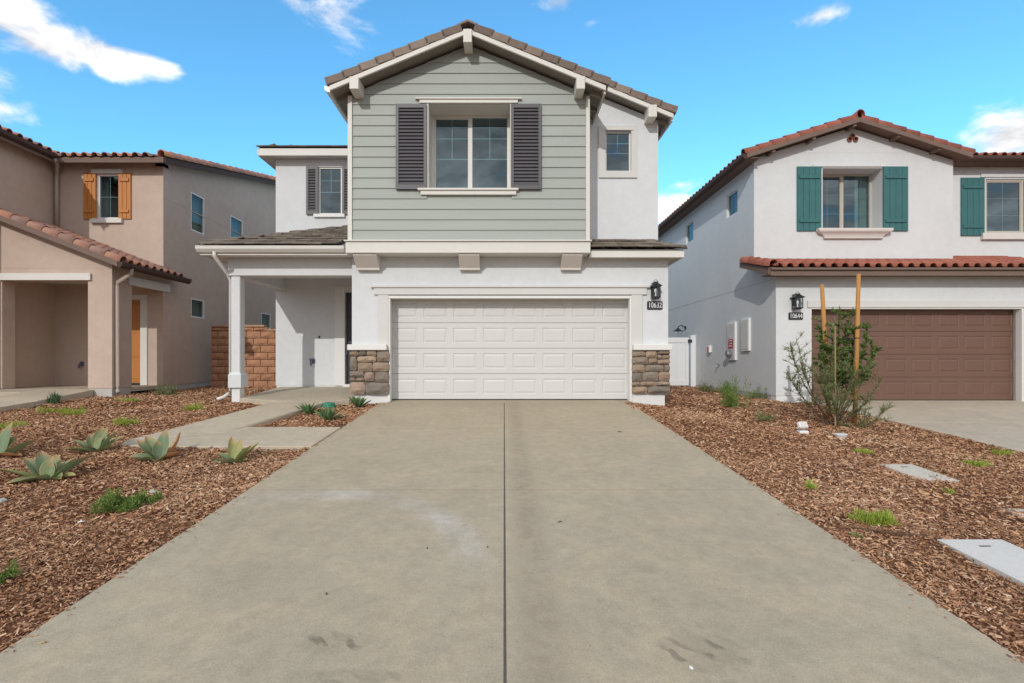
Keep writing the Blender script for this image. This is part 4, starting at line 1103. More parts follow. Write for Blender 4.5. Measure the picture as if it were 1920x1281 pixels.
# front door of the tan house
td = tp('front_door', MB().box(dd[0], dd[1], YB + .09, YB + .13, -.60, dd[3]), M['orange'])
for k, (a, b) in enumerate(((-.5, .0), (.06, .62), (.68, 1.4))):
    for c, d in ((dd[0] + .1, dd[0] + .46), (dd[0] + .54, dd[1] - .06)):
        MB().box(c, d, YB + .08, YB + .092, a, b).build('panel', M['orange'], td, bevel=.006)
tp('threshold', MB().box(dd[0], dd[1], YB - .02, YB + .13, -.67, -.602), M['metal_dark'])
tp('door_frame', MB().box(dd[1] + .001, X(277, YB), YB - .03, YB + .12, -.655, dd[3] + .02).box(dd[0] - .15, X(277, YB), YB - .029, YB + .12, dd[3] + .021, dd[3] + .14), M['trim'], bevel=.004)
hx, hz = X(154, YB), Z(683, YB)
tp('hose_valve', MB().tube([(hx, YB - .002, hz), (hx, YB - .07, hz), (hx, YB - .10, hz - .05), (hx, YB - .10, hz - .10)], [.03, .03, .026, .022], 8).box(hx - .05, hx + .05, YB - .012, YB - .001, hz - .05, hz + .07), M['blue_bib'])
tp('stucco_joint', MB().box(XWG + .01, XB - .01, YF - .004, YF + .002, 2.01, 2.022), M['stucco_tan'])
# ------------------------------------------------------------------ white house on the right
R = thing('house', 'white stucco house with red clay tiles, teal shutters and brown garage door', 'house', (9, 12.5, -1))
sr_ = M['stucco_r']
XR, YL, YU, YK = 6.3, 11.86, 12.9, 13.9       # left wall, garage face, gable face, recessed face
def rp(n, mb, mat, par=None, bevel=0, smooth=False): return mb.build(n, mat, par or R, bevel, smooth)
def sideR(u, d, z): return (XR + d, u, z)      # left side wall, faces -x
gd = (7.09, 12.02, -1.4, Z(577, YL))
rp('wall', gridwall(MB(), front, XR, 14.5, -.84, 2.10, YL, 12.13, [gd]), sr_)
rp('stem_wall', gridwall(MB(), front, XR + .012, 14.4, -1.5, -.842, YL + .012, 12.1, [gd]), M['found_w'])
rp('stem_wall', MB().box(XR + .012, XR + .2, 12.1, 24, -1.5, -.842), M['found'])
sw_ = [(15.55 - 1.35, 15.0 - .30, 3.90, 4.42), (17.2, 17.95, 3.95, 4.42), (20.2, 21.0, 3.95, 4.42)]
swin = [(X_, Y_, a, b) for X_, Y_, a, b in ((13.82, 14.5, 3.98, 4.62), (17.05, 17.75, 3.98, 4.62), (20.0, 20.7, 3.98, 4.62))]
rp('wall', gridwall(MB(), sideR, 12.13, 24, -.84, 2.18, 0, .2, []).prism([(XR, 12.13, 2.18), (XR, YU, 2.18), (XR, YU, 2.40), (XR, 12.13, 2.19)], (.2, 0, 0)).box(XR + .001, XR + .2, YU, 24, 2.18, 2.3), sr_)
rp('wall', gridwall(MB(), sideR, YU + .2, 24, 2.3, 5.0, .002, .2, swin), sr_)
for a in swin: window(R, sideR, *a, .03, False, 1, 1, .03, M['trim_w'], curt=((.1, .9),), depth=1.0, gmat=M['glass_side'])
rp('stucco_joint', MB().box(XR - .004, XR + .002, 12.0, 23.9, 1.87, 1.885), M['found'])
wg = (X(1541, YU), X(1657, YU), Z(432, YU), Z(314, YU))
gw = gridwall(MB(), front, XR, X(1787, YU), 2.302, 5.0, YU, YU + .2, [wg])
x1g = X(1787, YU)
gw.prism([(XR, YU, 5.0), (x1g, YU, 5.0), (x1g, YU, 5.02), (8.74, YU, 5.84), (XR, YU, 5.06)], (0, .2, 0))
rp('gable_wall', gw, sr_)
rp('wall', MB().box(x1g - .2, x1g - .001, YU + .2, YK, 2.3, 5.02), sr_)
wk_ = (X(1848, YK), X(1990, YK), Z(438, YK), Z(336, YK))
rp('wall', gridwall(MB(), front, x1g - .2, 15, 2.3, 5.36, YK, YK + .2, [wk_]), sr_)
rp('stucco_joint', MB().box(XR + .01, x1g - .01, YU - .003, YU + .003, Z(287, YU), Z(286, YU)), M['casing'])
# gable window, deep reveal
a, b, c, d = wg; yr = YU + .40
rv = MB()
rv.box(a - .001, a + .02, YU + .002, yr + .08, c, d).box(b - .02, b + .001, YU + .002, yr + .08, c, d).box(a, b, YU + .002, yr + .08, d - .02, d + .001)
rp('window_reveal', rv, sr_)
window(R, front, a + .02, b - .02, c, d - .02, yr, True, 3, 2, .05, M['frame_tan'], label='sliding window between teal shutters in the gable', curt=((.78, .99),))
rp('window_header', MB().box(X(1524, YU), X(1664, YU), YU - .03, YU - .001, d + .01, d + .075), M['stucco_r'], bevel=.004)
plank_shutter(R, X(1495, 12.86), X(1541, 12.86), Z(433, 12.86), Z(312, 12.86), YU - .002, M['teal'], 4)
plank_shutter(R, X(1657, 12.86), X(1703.5, 12.86), Z(433, 12.86), Z(312, 12.86), YU - .002, M['teal'], 4)
y0 = YU - .002; s0, s1 = X(1533, 12.8), X(1672, 12.8)
sill = MB()
prof = [(0, 0), (0, -.05), (.02, -.085), (.07, -.11), (.12, -.15), (.15, -.21), (.15, -.235)]
for k in range(len(prof) - 1):
    (i0, h0), (i1, h1) = prof[k], prof[k + 1]
    y_a, y_b = y0 - .16 + i0 * .6, y0 - .16 + i1 * .6
    za, zb = c + .02 + h0, c + .02 + h1
    sill.add([(s0 + i0 * 1.3, y_a, za), (s1 - i0 * 1.3, y_a, za), (s1 - i1 * 1.3, y_b, zb), (s0 + i1 * 1.3, y_b, zb),
              (s0 + i0 * 1.3, y0, za), (s1 - i0 * 1.3, y0, za), (s1 - i1 * 1.3, y0, zb), (s0 + i1 * 1.3, y0, zb)],
             [(0, 1, 2, 3), (0, 3, 7, 4), (1, 5, 6, 2)])
sill.add([(s0, y0 - .16, c + .02), (s1, y0 - .16, c + .02), (s1, y0 + .4, c + .02), (s0, y0 + .4, c + .02)], [(0, 1, 2, 3)])
sill.add([(s0 + .195, y0 - .07, c - .215), (s1 - .195, y0 - .07, c - .215), (s1 - .195, y0, c - .215), (s0 + .195, y0, c - .215)], [(0, 3, 2, 1)])
rp('window_sill', sill, M['corbel'])
# recessed window on the right
window(R, front, *wk_, YK + .03, True, 3, 2, .05, M['frame_tan'], label='window beside the single teal shutter', curt=((.62, .95),))
plank_shutter(R, X(1803, 13.86), X(1847, 13.86), Z(442, 13.86), Z(333, 13.86), YK - .002, M['teal'], 4)
rp('window_sill', MB().box(X(1838, YK), X(2000, YK), YK - .09, YK - .001, Z(450, YK), Z(438, YK)), M['corbel'], bevel=.005)
rp('window_header', MB().box(X(1838, YK), X(2000, YK), YK - .03, YK - .001, Z(333, YK), Z(325, YK)), sr_, bevel=.004)
# gable roof
PX, PZ, EZr, EX0, EX1 = 8.74, 5.93, 5.05, 5.97, 11.51
yv = 12.6
g1 = MB().prism([(EX0, yv, EZr), (PX, yv, PZ), (PX, yv, PZ - .05), (EX0, yv, EZr - .05)], (0, 11.4, 0))
g1.prism([(PX + .001, yv, PZ), (EX1, yv, EZr), (EX1, yv, EZr - .05), (PX + .001, yv, PZ - .05)], (0, 3, 0))
groof = g1.build('roof', M['fascia_br'], R)
for pa, pb in (((EX0, EZr), (PX - .001, PZ)), ((EX1, EZr), (PX + .001, PZ))):
    rp('barge_board', MB().prism([(pa[0], yv - .04, pa[1] + .01), (pb[0], yv - .04, pb[1] + .01), (pb[0], yv - .04, pb[1] - .10), (pa[0], yv - .04, pa[1] - .10)], (0, .038, 0)), M['fascia_br'], groof, bevel=.004)
for x in (6.6, 7.6, 8.6, 9.7, 10.7):
    zz = PZ - abs(x - PX) * .318 - .055
    rp('outlooker', MB().box(x, x + .08, yv + .002, YU - .002, zz - .09, zz), M['fascia_br'], groof)
rp('gutter', MB().prism([(EX0 - .002, yv - .02, EZr + .0), (EX0 - .11, yv - .02, EZr + .01), (EX0 - .10, yv - .02, EZr - .07), (EX0 - .05, yv - .02, EZr - .12), (EX0 - .002, yv - .02, EZr - .12)], (0, 11.4, 0)), M['gutter_br'], groof)
rp('soffit_board', MB().box(EX0 + .001, XR - .001, yv + .002, 24, EZr - .09, EZr - .075), M['fascia_br'], groof)
srd = [s_tile(M['tile_red'], .25)]
brd = barrel(M['tile_red'], .10)
gs = (PZ - EZr) / (PX - EX0)
field('tile', groof, srd, (EX0 - .07, 24, EZr), (0, -1, 0), (1, 0, gs), .25, .36, 45, 8, .05, keep=lambda p, q: q.y > yv + .05, single_rows=1, mat=M['tile_red'])
field('tile', groof, srd, (EX1 + .07, yv + .1, EZr), (0, 1, 0), (-1, 0, gs), .25, .36, 10, 8, .05, single_rows=1, mat=M['tile_red'])
rake('rake_tile', groof, brd, (EX0 - .05, yv + .06, EZr + .03), (PX - .05, yv + .06, PZ + .03), .355, .05)
rake('rake_tile', groof, brd, (EX1 + .05, yv + .06, EZr + .03), (PX + .05, yv + .06, PZ + .03), .355, .05)
for k in range(8): link('ridge_tile', brd, groof, (PX, yv - .06 + .36 * k, PZ + .10), frame_rot((0, 1, -.04), (-1, 0, 0)))
# clay pipe vent
vt = rp('gable_vent', MB(), M['tile_red']) if False else None
for x, z in ((8.765, 5.615), (8.69, 5.535), (8.84, 5.535)):
    n = 10
    vs = []
    for r_, y in ((.062, YU - .05), (.048, YU - .05), (.048, YU - .004), (.062, YU - .001)):
        vs += [(x + r_ * math.cos(2 * math.pi * i / n), y, z + r_ * math.sin(2 * math.pi * i / n)) for i in range(n)]
    fs = [(k * n + i, k * n + (i + 1) % n, (k + 1) * n + (i + 1) % n, (k + 1) * n + i) for k in (0, 1) for i in range(n)] + [(i, 3 * n + i, 3 * n + (i + 1) % n, (i + 1) % n) for i in range(n)]
    v_ = MB().add(vs, fs).build('vent_pipe', M['tile_red'], R)
    MB().add([vs[2 * n + i] for i in range(n)], [tuple(range(n))]).build('pipe_bore', M['rubber'], v_)
# recessed right roof eave
ye = 13.55; zE = Z(297, ye)
e1 = MB().prism([(x1g + .0, ye, zE), (15, ye, zE), (15, 17, zE + 3.45 * .318), (x1g, 17, zE + 3.45 * .318)], (0, 0, .04))
kroof = e1.build('roof', M['fascia_br'], R)
rp('gutter', MB().prism([(x1g, ye - .002, zE + .03), (x1g, ye - .11, zE + .04), (x1g, ye - .10, zE - .04), (x1g, ye - .05, zE - .10), (x1g, ye - .002, zE - .10)], (4, 0, 0)), M['gutter_br'], kroof)
rp('soffit_board', MB().box(x1g + .001, 15, ye, YK - .001, zE - .10, zE - .085), M['fascia_br'], kroof)
field('tile', kroof, srd, (x1g + .02, ye - .08, zE + .04), (1, 0, 0), (0, 1, .318), .25, .36, 14, 8, .05, single_rows=2, mat=M['tile_red'])
# garage shed roof
ya, zA, sa = 11.5, 2.03, .27
xa = 5.97
sh = MB().prism([(xa, ya, zA), (14.5, ya, zA), (14.5, YU - .002, zA + sa * 1.4), (xa, YU - .002, zA + sa * 1.4)], (0, 0, .04))
sh.prism([(x1g + .002, YU, zA + sa * 1.4), (14.5, YU, zA + sa * 1.4), (14.5, YK - .002, zA + sa * 2.4), (x1g + .002, YK - .002, zA + sa * 2.4)], (0, 0, .04))
sroof = sh.build('roof', M['fascia_br'], R)
rp('eave_fascia', MB().box(xa, 14.5, ya - .035, ya - .001, Z(517, 11.47), zA + .03).box(xa, 14.5, ya - .09, ya - .036, zA - .03, zA + .02), M['fascia_br'], sroof, bevel=.004)
rp('barge_board', MB().prism([(xa - .035, ya, zA + .03), (xa - .035, YU, zA + .03 + sa * 1.4), (xa - .035, YU, zA - .10 + sa * 1.4), (xa - .035, ya, zA - .12)], (.034, 0, 0)), M['fascia_br'], sroof)
rp('soffit_board', MB().box(xa, 14.5, ya + .001, YL - .001, zA - .12, zA - .105), M['fascia_br'], sroof)
field('tile', sroof, srd, (xa + .08, ya - .10, zA + .04), (1, 0, 0), (0, 1, sa), .245, .36, 30, 7, .05, keep=lambda p, q: (p.y < YU - .33 or p.x > x1g + .0) and p.x < 13.6, mat=M['tile_red'])
rake('rake_tile', sroof, brd, (xa + .03, ya - .10, zA + .08), (xa + .03, YU - .02, zA + .08 + sa * 1.42), .355, .05)
# casing, door
cr_ = M['casing']
rp('door_header', MB().box(7.02, 12.3, YL - .035, YL - .001, gd[3] + .001, Z(564, YL)), cr_, bevel=.004)
js = MB().box(gd[0] - .001, gd[0] + .03, YL - .01, 12.0, -1.0, gd[3] - .031).box(gd[1] - .03, gd[1] + .001, YL - .01, 12.0, -1.0, gd[3] - .031).box(gd[0], gd[1], YL - .012, 12.0, gd[3] - .03, gd[3] + .0)
rp('door_stop', js, M['trim_w'], bevel=.003)
garage_door(R, gd[0] - .02, gd[1] + .02, -.955, gd[3] + .0, 12.08, M['brown_door'])
rp('weather_seal', MB().box(gd[0], gd[1], 12.085, 12.12, -.975, -.952), M['rubber'])
# service boxes on the side wall
def svc(u0, u1, z0, z1):
    o = rp('meter_cabinet', mbox(MB(), sideR, u0, u1, -.06, -.001, z0, z1), M['vinyl'], bevel=.006)
    mbox(MB(), sideR, u0 + .04, u1 - .04, -.067, -.061, z0 + .04, z1 - .04).build('cabinet_door', M['lid'], o, bevel=.003)
    return o
m1 = svc(13.84, 14.32, -.02, 1.02)
mbox(MB(), sideR, 13.93, 14.22, -.075, -.068, .30, .56).build('warning_sticker', M['red'], m1)
for k in range(3): mbox(MB(), sideR, 13.98, 14.18 - .05 * (k % 2), -.078, -.076, .50 - .07 * k, .525 - .07 * k).build('sticker_line', M['white_print'], m1)
n = 14
mb = MB().tube([(XR - .068, 14.08, .16), (XR - .16, 14.08, .16), (XR - .19, 14.08, .16)], [.10, .10, .085], 14)
mb.build('meter_dial', M['grey_metal'], m1)
svc(13.06, 13.50, .22, 1.06)
al = rp('alarm_horn', mbox(MB(), sideR, 15.50, 15.68, -.09, -.001, .20, .42), M['white_print'], bevel=.02)
mbox(MB(), sideR, 15.545, 15.635, -.098, -.091, .24, .38).build('red_lens', M['red'], al, bevel=.01)
rp('hose_valve', MB().tube([(XR, 14.95, -.16), (XR - .08, 14.95, -.16), (XR - .11, 14.95, -.22)], .018, 8).tube([(XR - .07, 14.90, -.12), (XR - .07, 15.0, -.12)], .010, 6), M['grey_metal'])
lantern('black carriage lantern left of the brown garage door', X(1494, YL - .1), YL, Z(579, YL - .1), .36, .175)
plaque('black address plaque reading 10644 beside the brown garage door', '10644', X(1478, YL), X(1505, YL), YL, Z(600, YL), Z(586, YL))
# lamp on the side wall, seen over the gate
t = thing('wall_lantern', 'dark barn lamp on the grey side wall above the white gate', 'lantern', (XR, 17.9, .9))
yy, zz = 17.75, 1.10
MB().tube([(XR, yy, zz), (XR - .03, yy, zz)], .06, 12).build('back_plate', M['metal_dark'], t)
MB().tube([(XR - .03, yy, zz), (XR - .14, yy, zz + .08), (XR - .25, yy, zz + .04), (XR - .27, yy, zz - .02)], .018, 8).build('arm', M['metal_dark'], t)
MB().tube([(XR - .27, yy, zz - .02), (XR - .27, yy, zz - .06), (XR - .27, yy, zz - .12), (XR - .27, yy, zz - .125)], [.04, .06, .17, .165], 16).build('shade', M['metal_dark'], t)
MB().tube([(XR - .27, yy, zz - .10), (XR - .27, yy, zz - .22), (XR - .27, yy, zz - .25)], [.05, .05, .02], 12).build('glass_jar', M['lamp_glass'], t)
# ------------------------------------------------------------------ block wall between the left houses
YBW = 14.4
BW = thing('block_wall', 'tan split face block wall between the tan house and the white house', 'wall', (-6.9, YBW, -.9))
zb = -.80
MB().box(-8.24, XC - .01, YBW + .02, YBW + .16, -1.1, zb + 8 * .2 - .01).box(-8.24, X(493, YBW), YBW + .021, YBW + .159, zb + 8 * .2 - .01, zb + 8.55 * .2).build('joint_core', M['block_mortar'], BW)
bms = []
for k in range(5):
    r_ = random.Random(k); nx, nz = 5, 4; vs = []
    for j in range(nz):
        for i in range(nx):
            e_ = i in (0, nx - 1) or j in (0, nz - 1)
            vs.append((i / (nx - 1) * .384, (0 if e_ else -.012 - r_.random() * .02), j / (nz - 1) * .184))
    n0 = len(vs)
    fs = [(j * nx + i, j * nx + i + 1, (j + 1) * nx + i + 1, (j + 1) * nx + i) for j in range(nz - 1) for i in range(nx - 1)]
    mb = MB().add(vs, fs)
    mb.add([(0, 0, 0), (.384, 0, 0), (.384, 0, .184), (0, 0, .184), (0, .05, 0), (.384, .05, 0), (.384, .05, .184), (0, .05, .184)], [(0, 4, 5, 1), (1, 5, 6, 2), (2, 6, 7, 3), (3, 7, 4, 0)])
    me = bpy.data.meshes.new('block'); me.from_pydata(mb.v, [], mb.f); me.materials.append(M['block']); bms.append(me)
for j in range(8):
    x = -8.24 - (.2 if j % 2 else 0)
    while x < XC - .06:
        x0, x1 = max(x, -8.24), min(x + .384, XC - .012)
        if x1 - x0 > .05:
            link('block', bms[random.randrange(5)], BW, (x0, YBW, zb + j * .2 + .004), None, ((x1 - x0) / .384, 1, 1))
        x += .4
x = -8.24
while x < XC - .06:
    hi = x < X(485, YBW)
    if hi:
        link('block', bms[random.randrange(5)], BW, (x, YBW, zb + 1.604), None, (1, 1, .5))
        MB().box(x, min(x + .393, X(496, YBW)), YBW - .03, YBW + .2, zb + 1.714, zb + 1.765).build('cap', M['block_cap'], BW, bevel=.006)
    else:
        MB().box(max(x, X(497, YBW)), min(x + .393, XC - .012), YBW - .03, YBW + .2, zb + 1.602, zb + 1.652).build('cap', M['block_cap'], BW, bevel=.006)
    x += .4
# ------------------------------------------------------------------ vinyl gate on the right
YGT = 16.9
G = thing('gate', 'white vinyl side gate between the two white houses', 'gate', (4.8, YGT, -.9))
x0, x1 = 3.3, X(1291, YGT); z0, z1 = -.86, Z(633, YGT)
gf = MB().box(x0, x1, YGT - .03, YGT + .03, z0, z0 + .17).box(x0, x1, YGT - .03, YGT + .03, z1 - .17, z1)
gf.box(x0, x0 + .1, YGT - .028, YGT + .028, z0 + .17, z1 - .17).box(x1 - .1, x1, YGT - .028, YGT + .028, z0 + .17, z1 - .17)
gf.build('frame', M['vinyl'], G)
n = 9; pw = (x1 - x0 - .2) / n
me = MB().box(.002, pw - .002, 0, .02, 0, z1 - z0 - .34).mesh('board', M['vinyl'], .003)
for i in range(n): link('board', me, G, (x0 + .1 + i * pw, YGT - .008, z0 + .17))
MB().box(X(1294, YGT), X(1303, YGT), YGT - .08, YGT + .08, -1.05, Z(629, YGT)).build('post', M['vinyl'], G, bevel=.006)
MB().box(X(1294, YGT) - .10, X(1294, YGT) + .03, YGT - .095, YGT - .081, Z(643, YGT), Z(637, YGT)).build('hinge', M['metal_dark'], G)
# ------------------------------------------------------------------ bark mulch
def mulch(label, regions, seed, edge):
    g = np.random.default_rng(seed)
    P, Ls = [], []
    for (xa, xb, ya, yb, dens, lmin, lmax, ok) in regions:
        n = int((xb - xa) * (yb - ya) * dens)
        x = g.uniform(xa, xb, n); y = g.uniform(ya, yb, n)
        k = ok(x, y); x, y = x[k], y[k]
        P.append(np.stack([x, y], 1)); Ls.append(g.uniform(0, 1, len(x)) ** 1.8 * (lmax - lmin) + lmin)
    P = np.concatenate(P); L_ = np.concatenate(Ls); n = len(P)
    z = np.array([Zg(a, b) + bumpy(a, b) for a, b in P]) + g.uniform(.0, .022, n)
    # clumps and thin spots; stray chips on the concrete edge
    k = g.random(n) < np.clip(.78 + .5 * np.sin(P[:, 0] * 2.3 + 1.1 * np.sin(P[:, 1] * 1.7)) * np.sin(P[:, 1] * 2.9 + .6), .42, 1)
    P, L_, z = P[k], L_[k], z[k]; n = len(P)
    m_ = 260; ye_ = g.uniform(2.0, 10.0, m_) ** 1.0; xe_ = edge - np.sign(edge) * g.exponential(.035, m_)
    P = np.concatenate([P, np.stack([xe_, ye_], 1)]); L_ = np.concatenate([L_, g.uniform(.008, .035, m_)]); z = np.concatenate([z, np.array([Zd(q) + .004 for q in ye_])]); n += m_
    W_ = np.clip(L_ * g.uniform(.16, .5, n), .004, .022)
    yaw = g.uniform(0, 2 * np.pi, n); pit = g.normal(0, .28, n); rol = g.normal(0, .45, n); pit[-m_:] *= .1; rol[-m_:] *= .2
    cyw, syw = np.cos(yaw), np.sin(yaw); cp, sp = np.cos(pit), np.sin(pit)
    a = np.stack([cyw * cp, syw * cp, sp], 1)
    b = np.stack([-syw, cyw, np.zeros(n)], 1)
    c = np.cross(a, b)
    b2 = b * np.cos(rol)[:, None] + c * np.sin(rol)[:, None]; c2 = np.cross(a, b2)
    ctr = np.concatenate([P, z[:, None]], 1)
    hl, hw, ht = (L_ / 2)[:, None], (W_ / 2)[:, None], (W_ * .35)[:, None]
    tp_ = g.uniform(.35, 1, n)[:, None]
    V = np.stack([ctr - a * hl - b2 * hw, ctr - a * hl * .9 + c2 * ht, ctr - a * hl + b2 * hw * tp_, ctr + a * hl * tp_ + b2 * hw * tp_, ctr + a * hl * .9 + c2 * ht * tp_, ctr + a * hl - b2 * hw], 1).reshape(-1, 3)
    base = (np.arange(n) * 6)[:, None]
    Fq = np.concatenate([base + np.array([[0, 5, 4, 1]]), base + np.array([[1, 4, 3, 2]])], 1).reshape(-1, 4)
    me = bpy.data.meshes.new('bark_mulch')
    me.vertices.add(len(V)); me.vertices.foreach_set('co', V.ravel().astype(np.float32))
    nf = len(Fq)
    me.loops.add(nf * 4); me.loops.foreach_set('vertex_index', Fq.ravel().astype(np.int32))
    me.polygons.add(nf); me.polygons.foreach_set('loop_start', (np.arange(nf) * 4).astype(np.int32))
    me.update(calc_edges=True); me.validate()
    tone = np.clip((.06 + g.beta(1.5, 2.1, n)) + .10 * np.sin(P[:, 0] * 1.9 + 1) * np.sin(P[:, 1] * 1.5), 0, 1)
    tone = np.where(g.random(n) < .014, g.uniform(.9, 1, n), tone)
    at = me.attributes.new('tone', 'FLOAT', 'FACE'); at.data.foreach_set('value', np.repeat(tone, 2).astype(np.float32))
    me.materials.append(M['chip'])
    o = link('bark_mulch', me)
    tag(o, label, 'mulch', kind='stuff')
    return n
def inpoly(x, y, poly):
    ins = np.zeros(len(x), bool); j = len(poly) - 1
    for i in range(len(poly)):
        xi, yi = poly[i]; xj, yj = poly[j]
        ins ^= ((yi > y) != (yj > y)) & (x < (xj - xi) * (y - yi) / (yj - yi + 1e-9) + xi)
        j = i
    return ins
walk = [(-5.30, 10.25), (-5.28, 12.0), (-3.04, 12.0), (-3.04, 10.06), (-3.36, 9.86), (-3.925, 7.77), (-2.475, 7.77), (-2.475, 6.57), (-4.6, 6.57), (-5.0, 6.66), (-5.10, 6.95), (-5.02, 7.2), (-4.37, 9.85), (-5.12, 10.2)]
def okl(x, y):
    k = (x > -1.16 * y - .7) & ~inpoly(x, y, walk) & ~((x < -9.05) & (x > -10.3) & (y < 11.3)) & ~((x < -9.05) & (y > 10.88)) & ~((x < XB + .02) & (y > YF)) & ~((x > -5.34) & (y > YP))
    return k & ~((x > -2.98) & (y > YG)) & (y < 14.4)
def okr(x, y):
    k = (x < 1.16 * y + .9) & ~((x > 7.07) & (x < 12.06)) & ~((x < 3.27) & (y > YG)) & ~((x > 6.3) & (y > 11.85))
    return k
n1 = mulch('shredded brown bark mulch bed left of the driveway',
           [(-6.5, -2.47, 1.5, 4.2, 7500, .011, .045, okl), (-8, -2.47, 4.2, 6.8, 3600, .02, .06, okl), (-10.5, -2.47, 6.8, 9.2, 2000, .025, .07, okl), (-11.6, -2.3, 9.2, 12, 900, .035, .10, okl), (-8.7, -5.3, 12, 14.4, 600, .04, .1, okl)], 3, -2.46)
n2 = mulch('shredded brown bark mulch bed right of the driveway',
           [(2.49, 6.5, 1.5, 4.2, 7500, .011, .045, okr), (2.49, 8, 4.2, 6.8, 3600, .02, .06, okr), (2.49, 7.1, 6.8, 9.2, 2000, .025, .07, okr), (2.4, 7.1, 9.2, 12, 900, .035, .1, okr), (3.25, 6.32, 12, 16.9, 500, .04, .1, okr)], 4, 2.48)
print('chips', n1, n2)
# ------------------------------------------------------------------ plants
def gz(x, y): return Zg(x, y) + bumpy(x, y)
def gpt(px, py):
    """ground point under a picture position (the bed's own height field)"""
    Y = 6.0
    for _ in range(60):
        x = X(px, Y); z = gz(x, Y)
        Y += (z * F / (CY - py) - Y) * .5 if py > CY else 0
        Y = min(max(Y, 1.5), 30)
    return X(px, Y), Y, gz(X(px, Y), Y)
def leaf_mesh(L_, W_, p0, p1, cup, mat, tone, twist=0, nseg=7, tipw=.0):
    """broad leaf along +x; p0 -> p1 pitch along its length"""
    vs, fs, uvs = [], [], []
    x = z = 0; ss = (-1, -.5, 0, .5, 1)
    for i in range(nseg + 1):
        t = i / nseg
        p = p0 + (p1 - p0) * t
        if i: x += L_ / nseg * math.cos(p); z += L_ / nseg * math.sin(p)
        wd = W_ * (.42 + .58 * math.sin(min(t / .45, 1) * math.pi / 2)) * (1 if t < .45 else max(tipw, math.cos((t - .45) / .55 * math.pi / 2) ** .8))
        tw = twist * t
        for s_ in ss:
            y = s_ * wd / 2; up = cup * abs(s_) ** 1.6 * wd
            yy, uu = y * math.cos(tw) - up * math.sin(tw), y * math.sin(tw) + up * math.cos(tw)
            vs.append((x - uu * math.sin(p), yy, z + uu * math.cos(p))); uvs.append((t, (s_ + 1) / 2))
    for i in range(nseg):
        for k in range(4):
            fs.append((i * 5 + k, (i + 1) * 5 + k, (i + 1) * 5 + k + 1, i * 5 + k + 1))
    me = bpy.data.meshes.new('leaf'); me.from_pydata(vs, [], fs)
    ul = me.uv_layers.new(name='UVMap')
    for p in me.polygons:
        for li, vi in zip(p.loop_indices, p.vertices): ul.data[li].uv = uvs[vi]
    at = me.attributes.new('tone', 'FLOAT', 'FACE'); at.data.foreach_set('value', [tone] * len(me.polygons))
    me.polygons.foreach_set('use_smooth', [True] * len(me.polygons))
    me.materials.append(mat)
    return me
def agave(label, px, py, size, leaves, mat, group, name='agave', seed=0, wfac=.36, dry=(), drymat=None):
    """leaves: (azimuth deg, length factor, pitch at base, pitch at tip) list"""
    x, y, z = gpt(px, py)
    r_ = random.Random(seed)
    t = thing(name, label, 'succulent', (x, y, z - .01), group)
    for i, (az, lf, p0, p1) in enumerate(leaves):
        L_ = size * lf * r_.uniform(.92, 1.08); az += r_.uniform(-8, 8)
        me = leaf_mesh(L_, size * wfac * (1 if lf > .5 else .8), math.radians(p0), math.radians(p1), r_.uniform(.14, .32), drymat if i in dry else mat, r_.random(), r_.uniform(-.5, .5))
        a = math.radians(az)
        child('leaf', me, t, (.02 * math.cos(a), .02 * math.sin(a), 0), (0, 0, a))
    return t
def rosette(n, seed, lo=15, hi=80, l0=.75, l1=1.05, curl=12):
    r_ = random.Random(seed); out = []
    for i in range(n):
        f = i / max(1, n - 1)
        out.append((i * 137.5 + r_.uniform(-15, 15), l1 - (l1 - l0) * f * r_.uniform(.6, 1.2), lo + (hi - lo) * f + r_.uniform(-7, 7), lo + (hi - lo) * f - curl + r_.uniform(-12, 8)))
    return out
ga = 'large agaves in the left mulch bed'
agave('largest grey green agave with spread leaves, front left of the bed', 88, 900, .44, [(185, 1.1, 22, 14), (160, .9, 38, 30), (120, .75, 50, 42), (100, .55, 72, 65), (60, .8, 45, 40), (25, .95, 30, 36), (0, .75, 14, 10), (-30, .6, 16, 6), (-75, .45, 30, 20), (-120, .5, 20, 8), (215, .7, 12, -4), (75, .4, 80, 78), (140, .95, 45, 38)], M['agave'], ga, seed=2, dry=(0, 6), drymat=M['agave_y'])
agave('neat upright agave rosette between the two leftmost big agaves and the walk', 180, 848, .40, [(180, .9, 32, 30), (150, .85, 45, 42), (110, .85, 60, 58), (80, .9, 66, 64), (40, .85, 52, 50), (15, .95, 36, 34), (-20, .7, 22, 18), (-90, .5, 40, 34), (-140, .75, 20, 10), (205, .8, 16, 10), (60, .5, 76, 74)], M['agave'], ga, seed=3)
agave('agave with a tall curled tip leaf beside the walk end', 300, 862, .42, [(175, .95, 42, 34), (150, .9, 55, 44), (110, .95, 66, 58), (95, .7, 60, 56), (20, 1.0, 30, 84), (-15, .85, 12, 30), (-60, .6, 12, 6), (-130, .7, 14, 4), (200, .75, 16, 8), (130, .6, 70, 62)], M['agave'], ga, seed=4, dry=(4, 5), drymat=M['agave_dry'])
agave('yellowish open agave nearest to the driveway edge', 438, 868, .34, [(120, 1.0, 62, 58), (90, .8, 68, 62), (170, .75, 30, 22), (200, .8, 18, 12), (30, 1.0, 34, 50), (10, .9, 44, 52), (-30, .6, 20, 16), (-90, .55, 24, 20), (-140, .6, 16, 8), (60, .6, 58, 56)], M['agave'], ga, seed=5, dry=(0, 1, 4, 5), drymat=M['agave_y'])
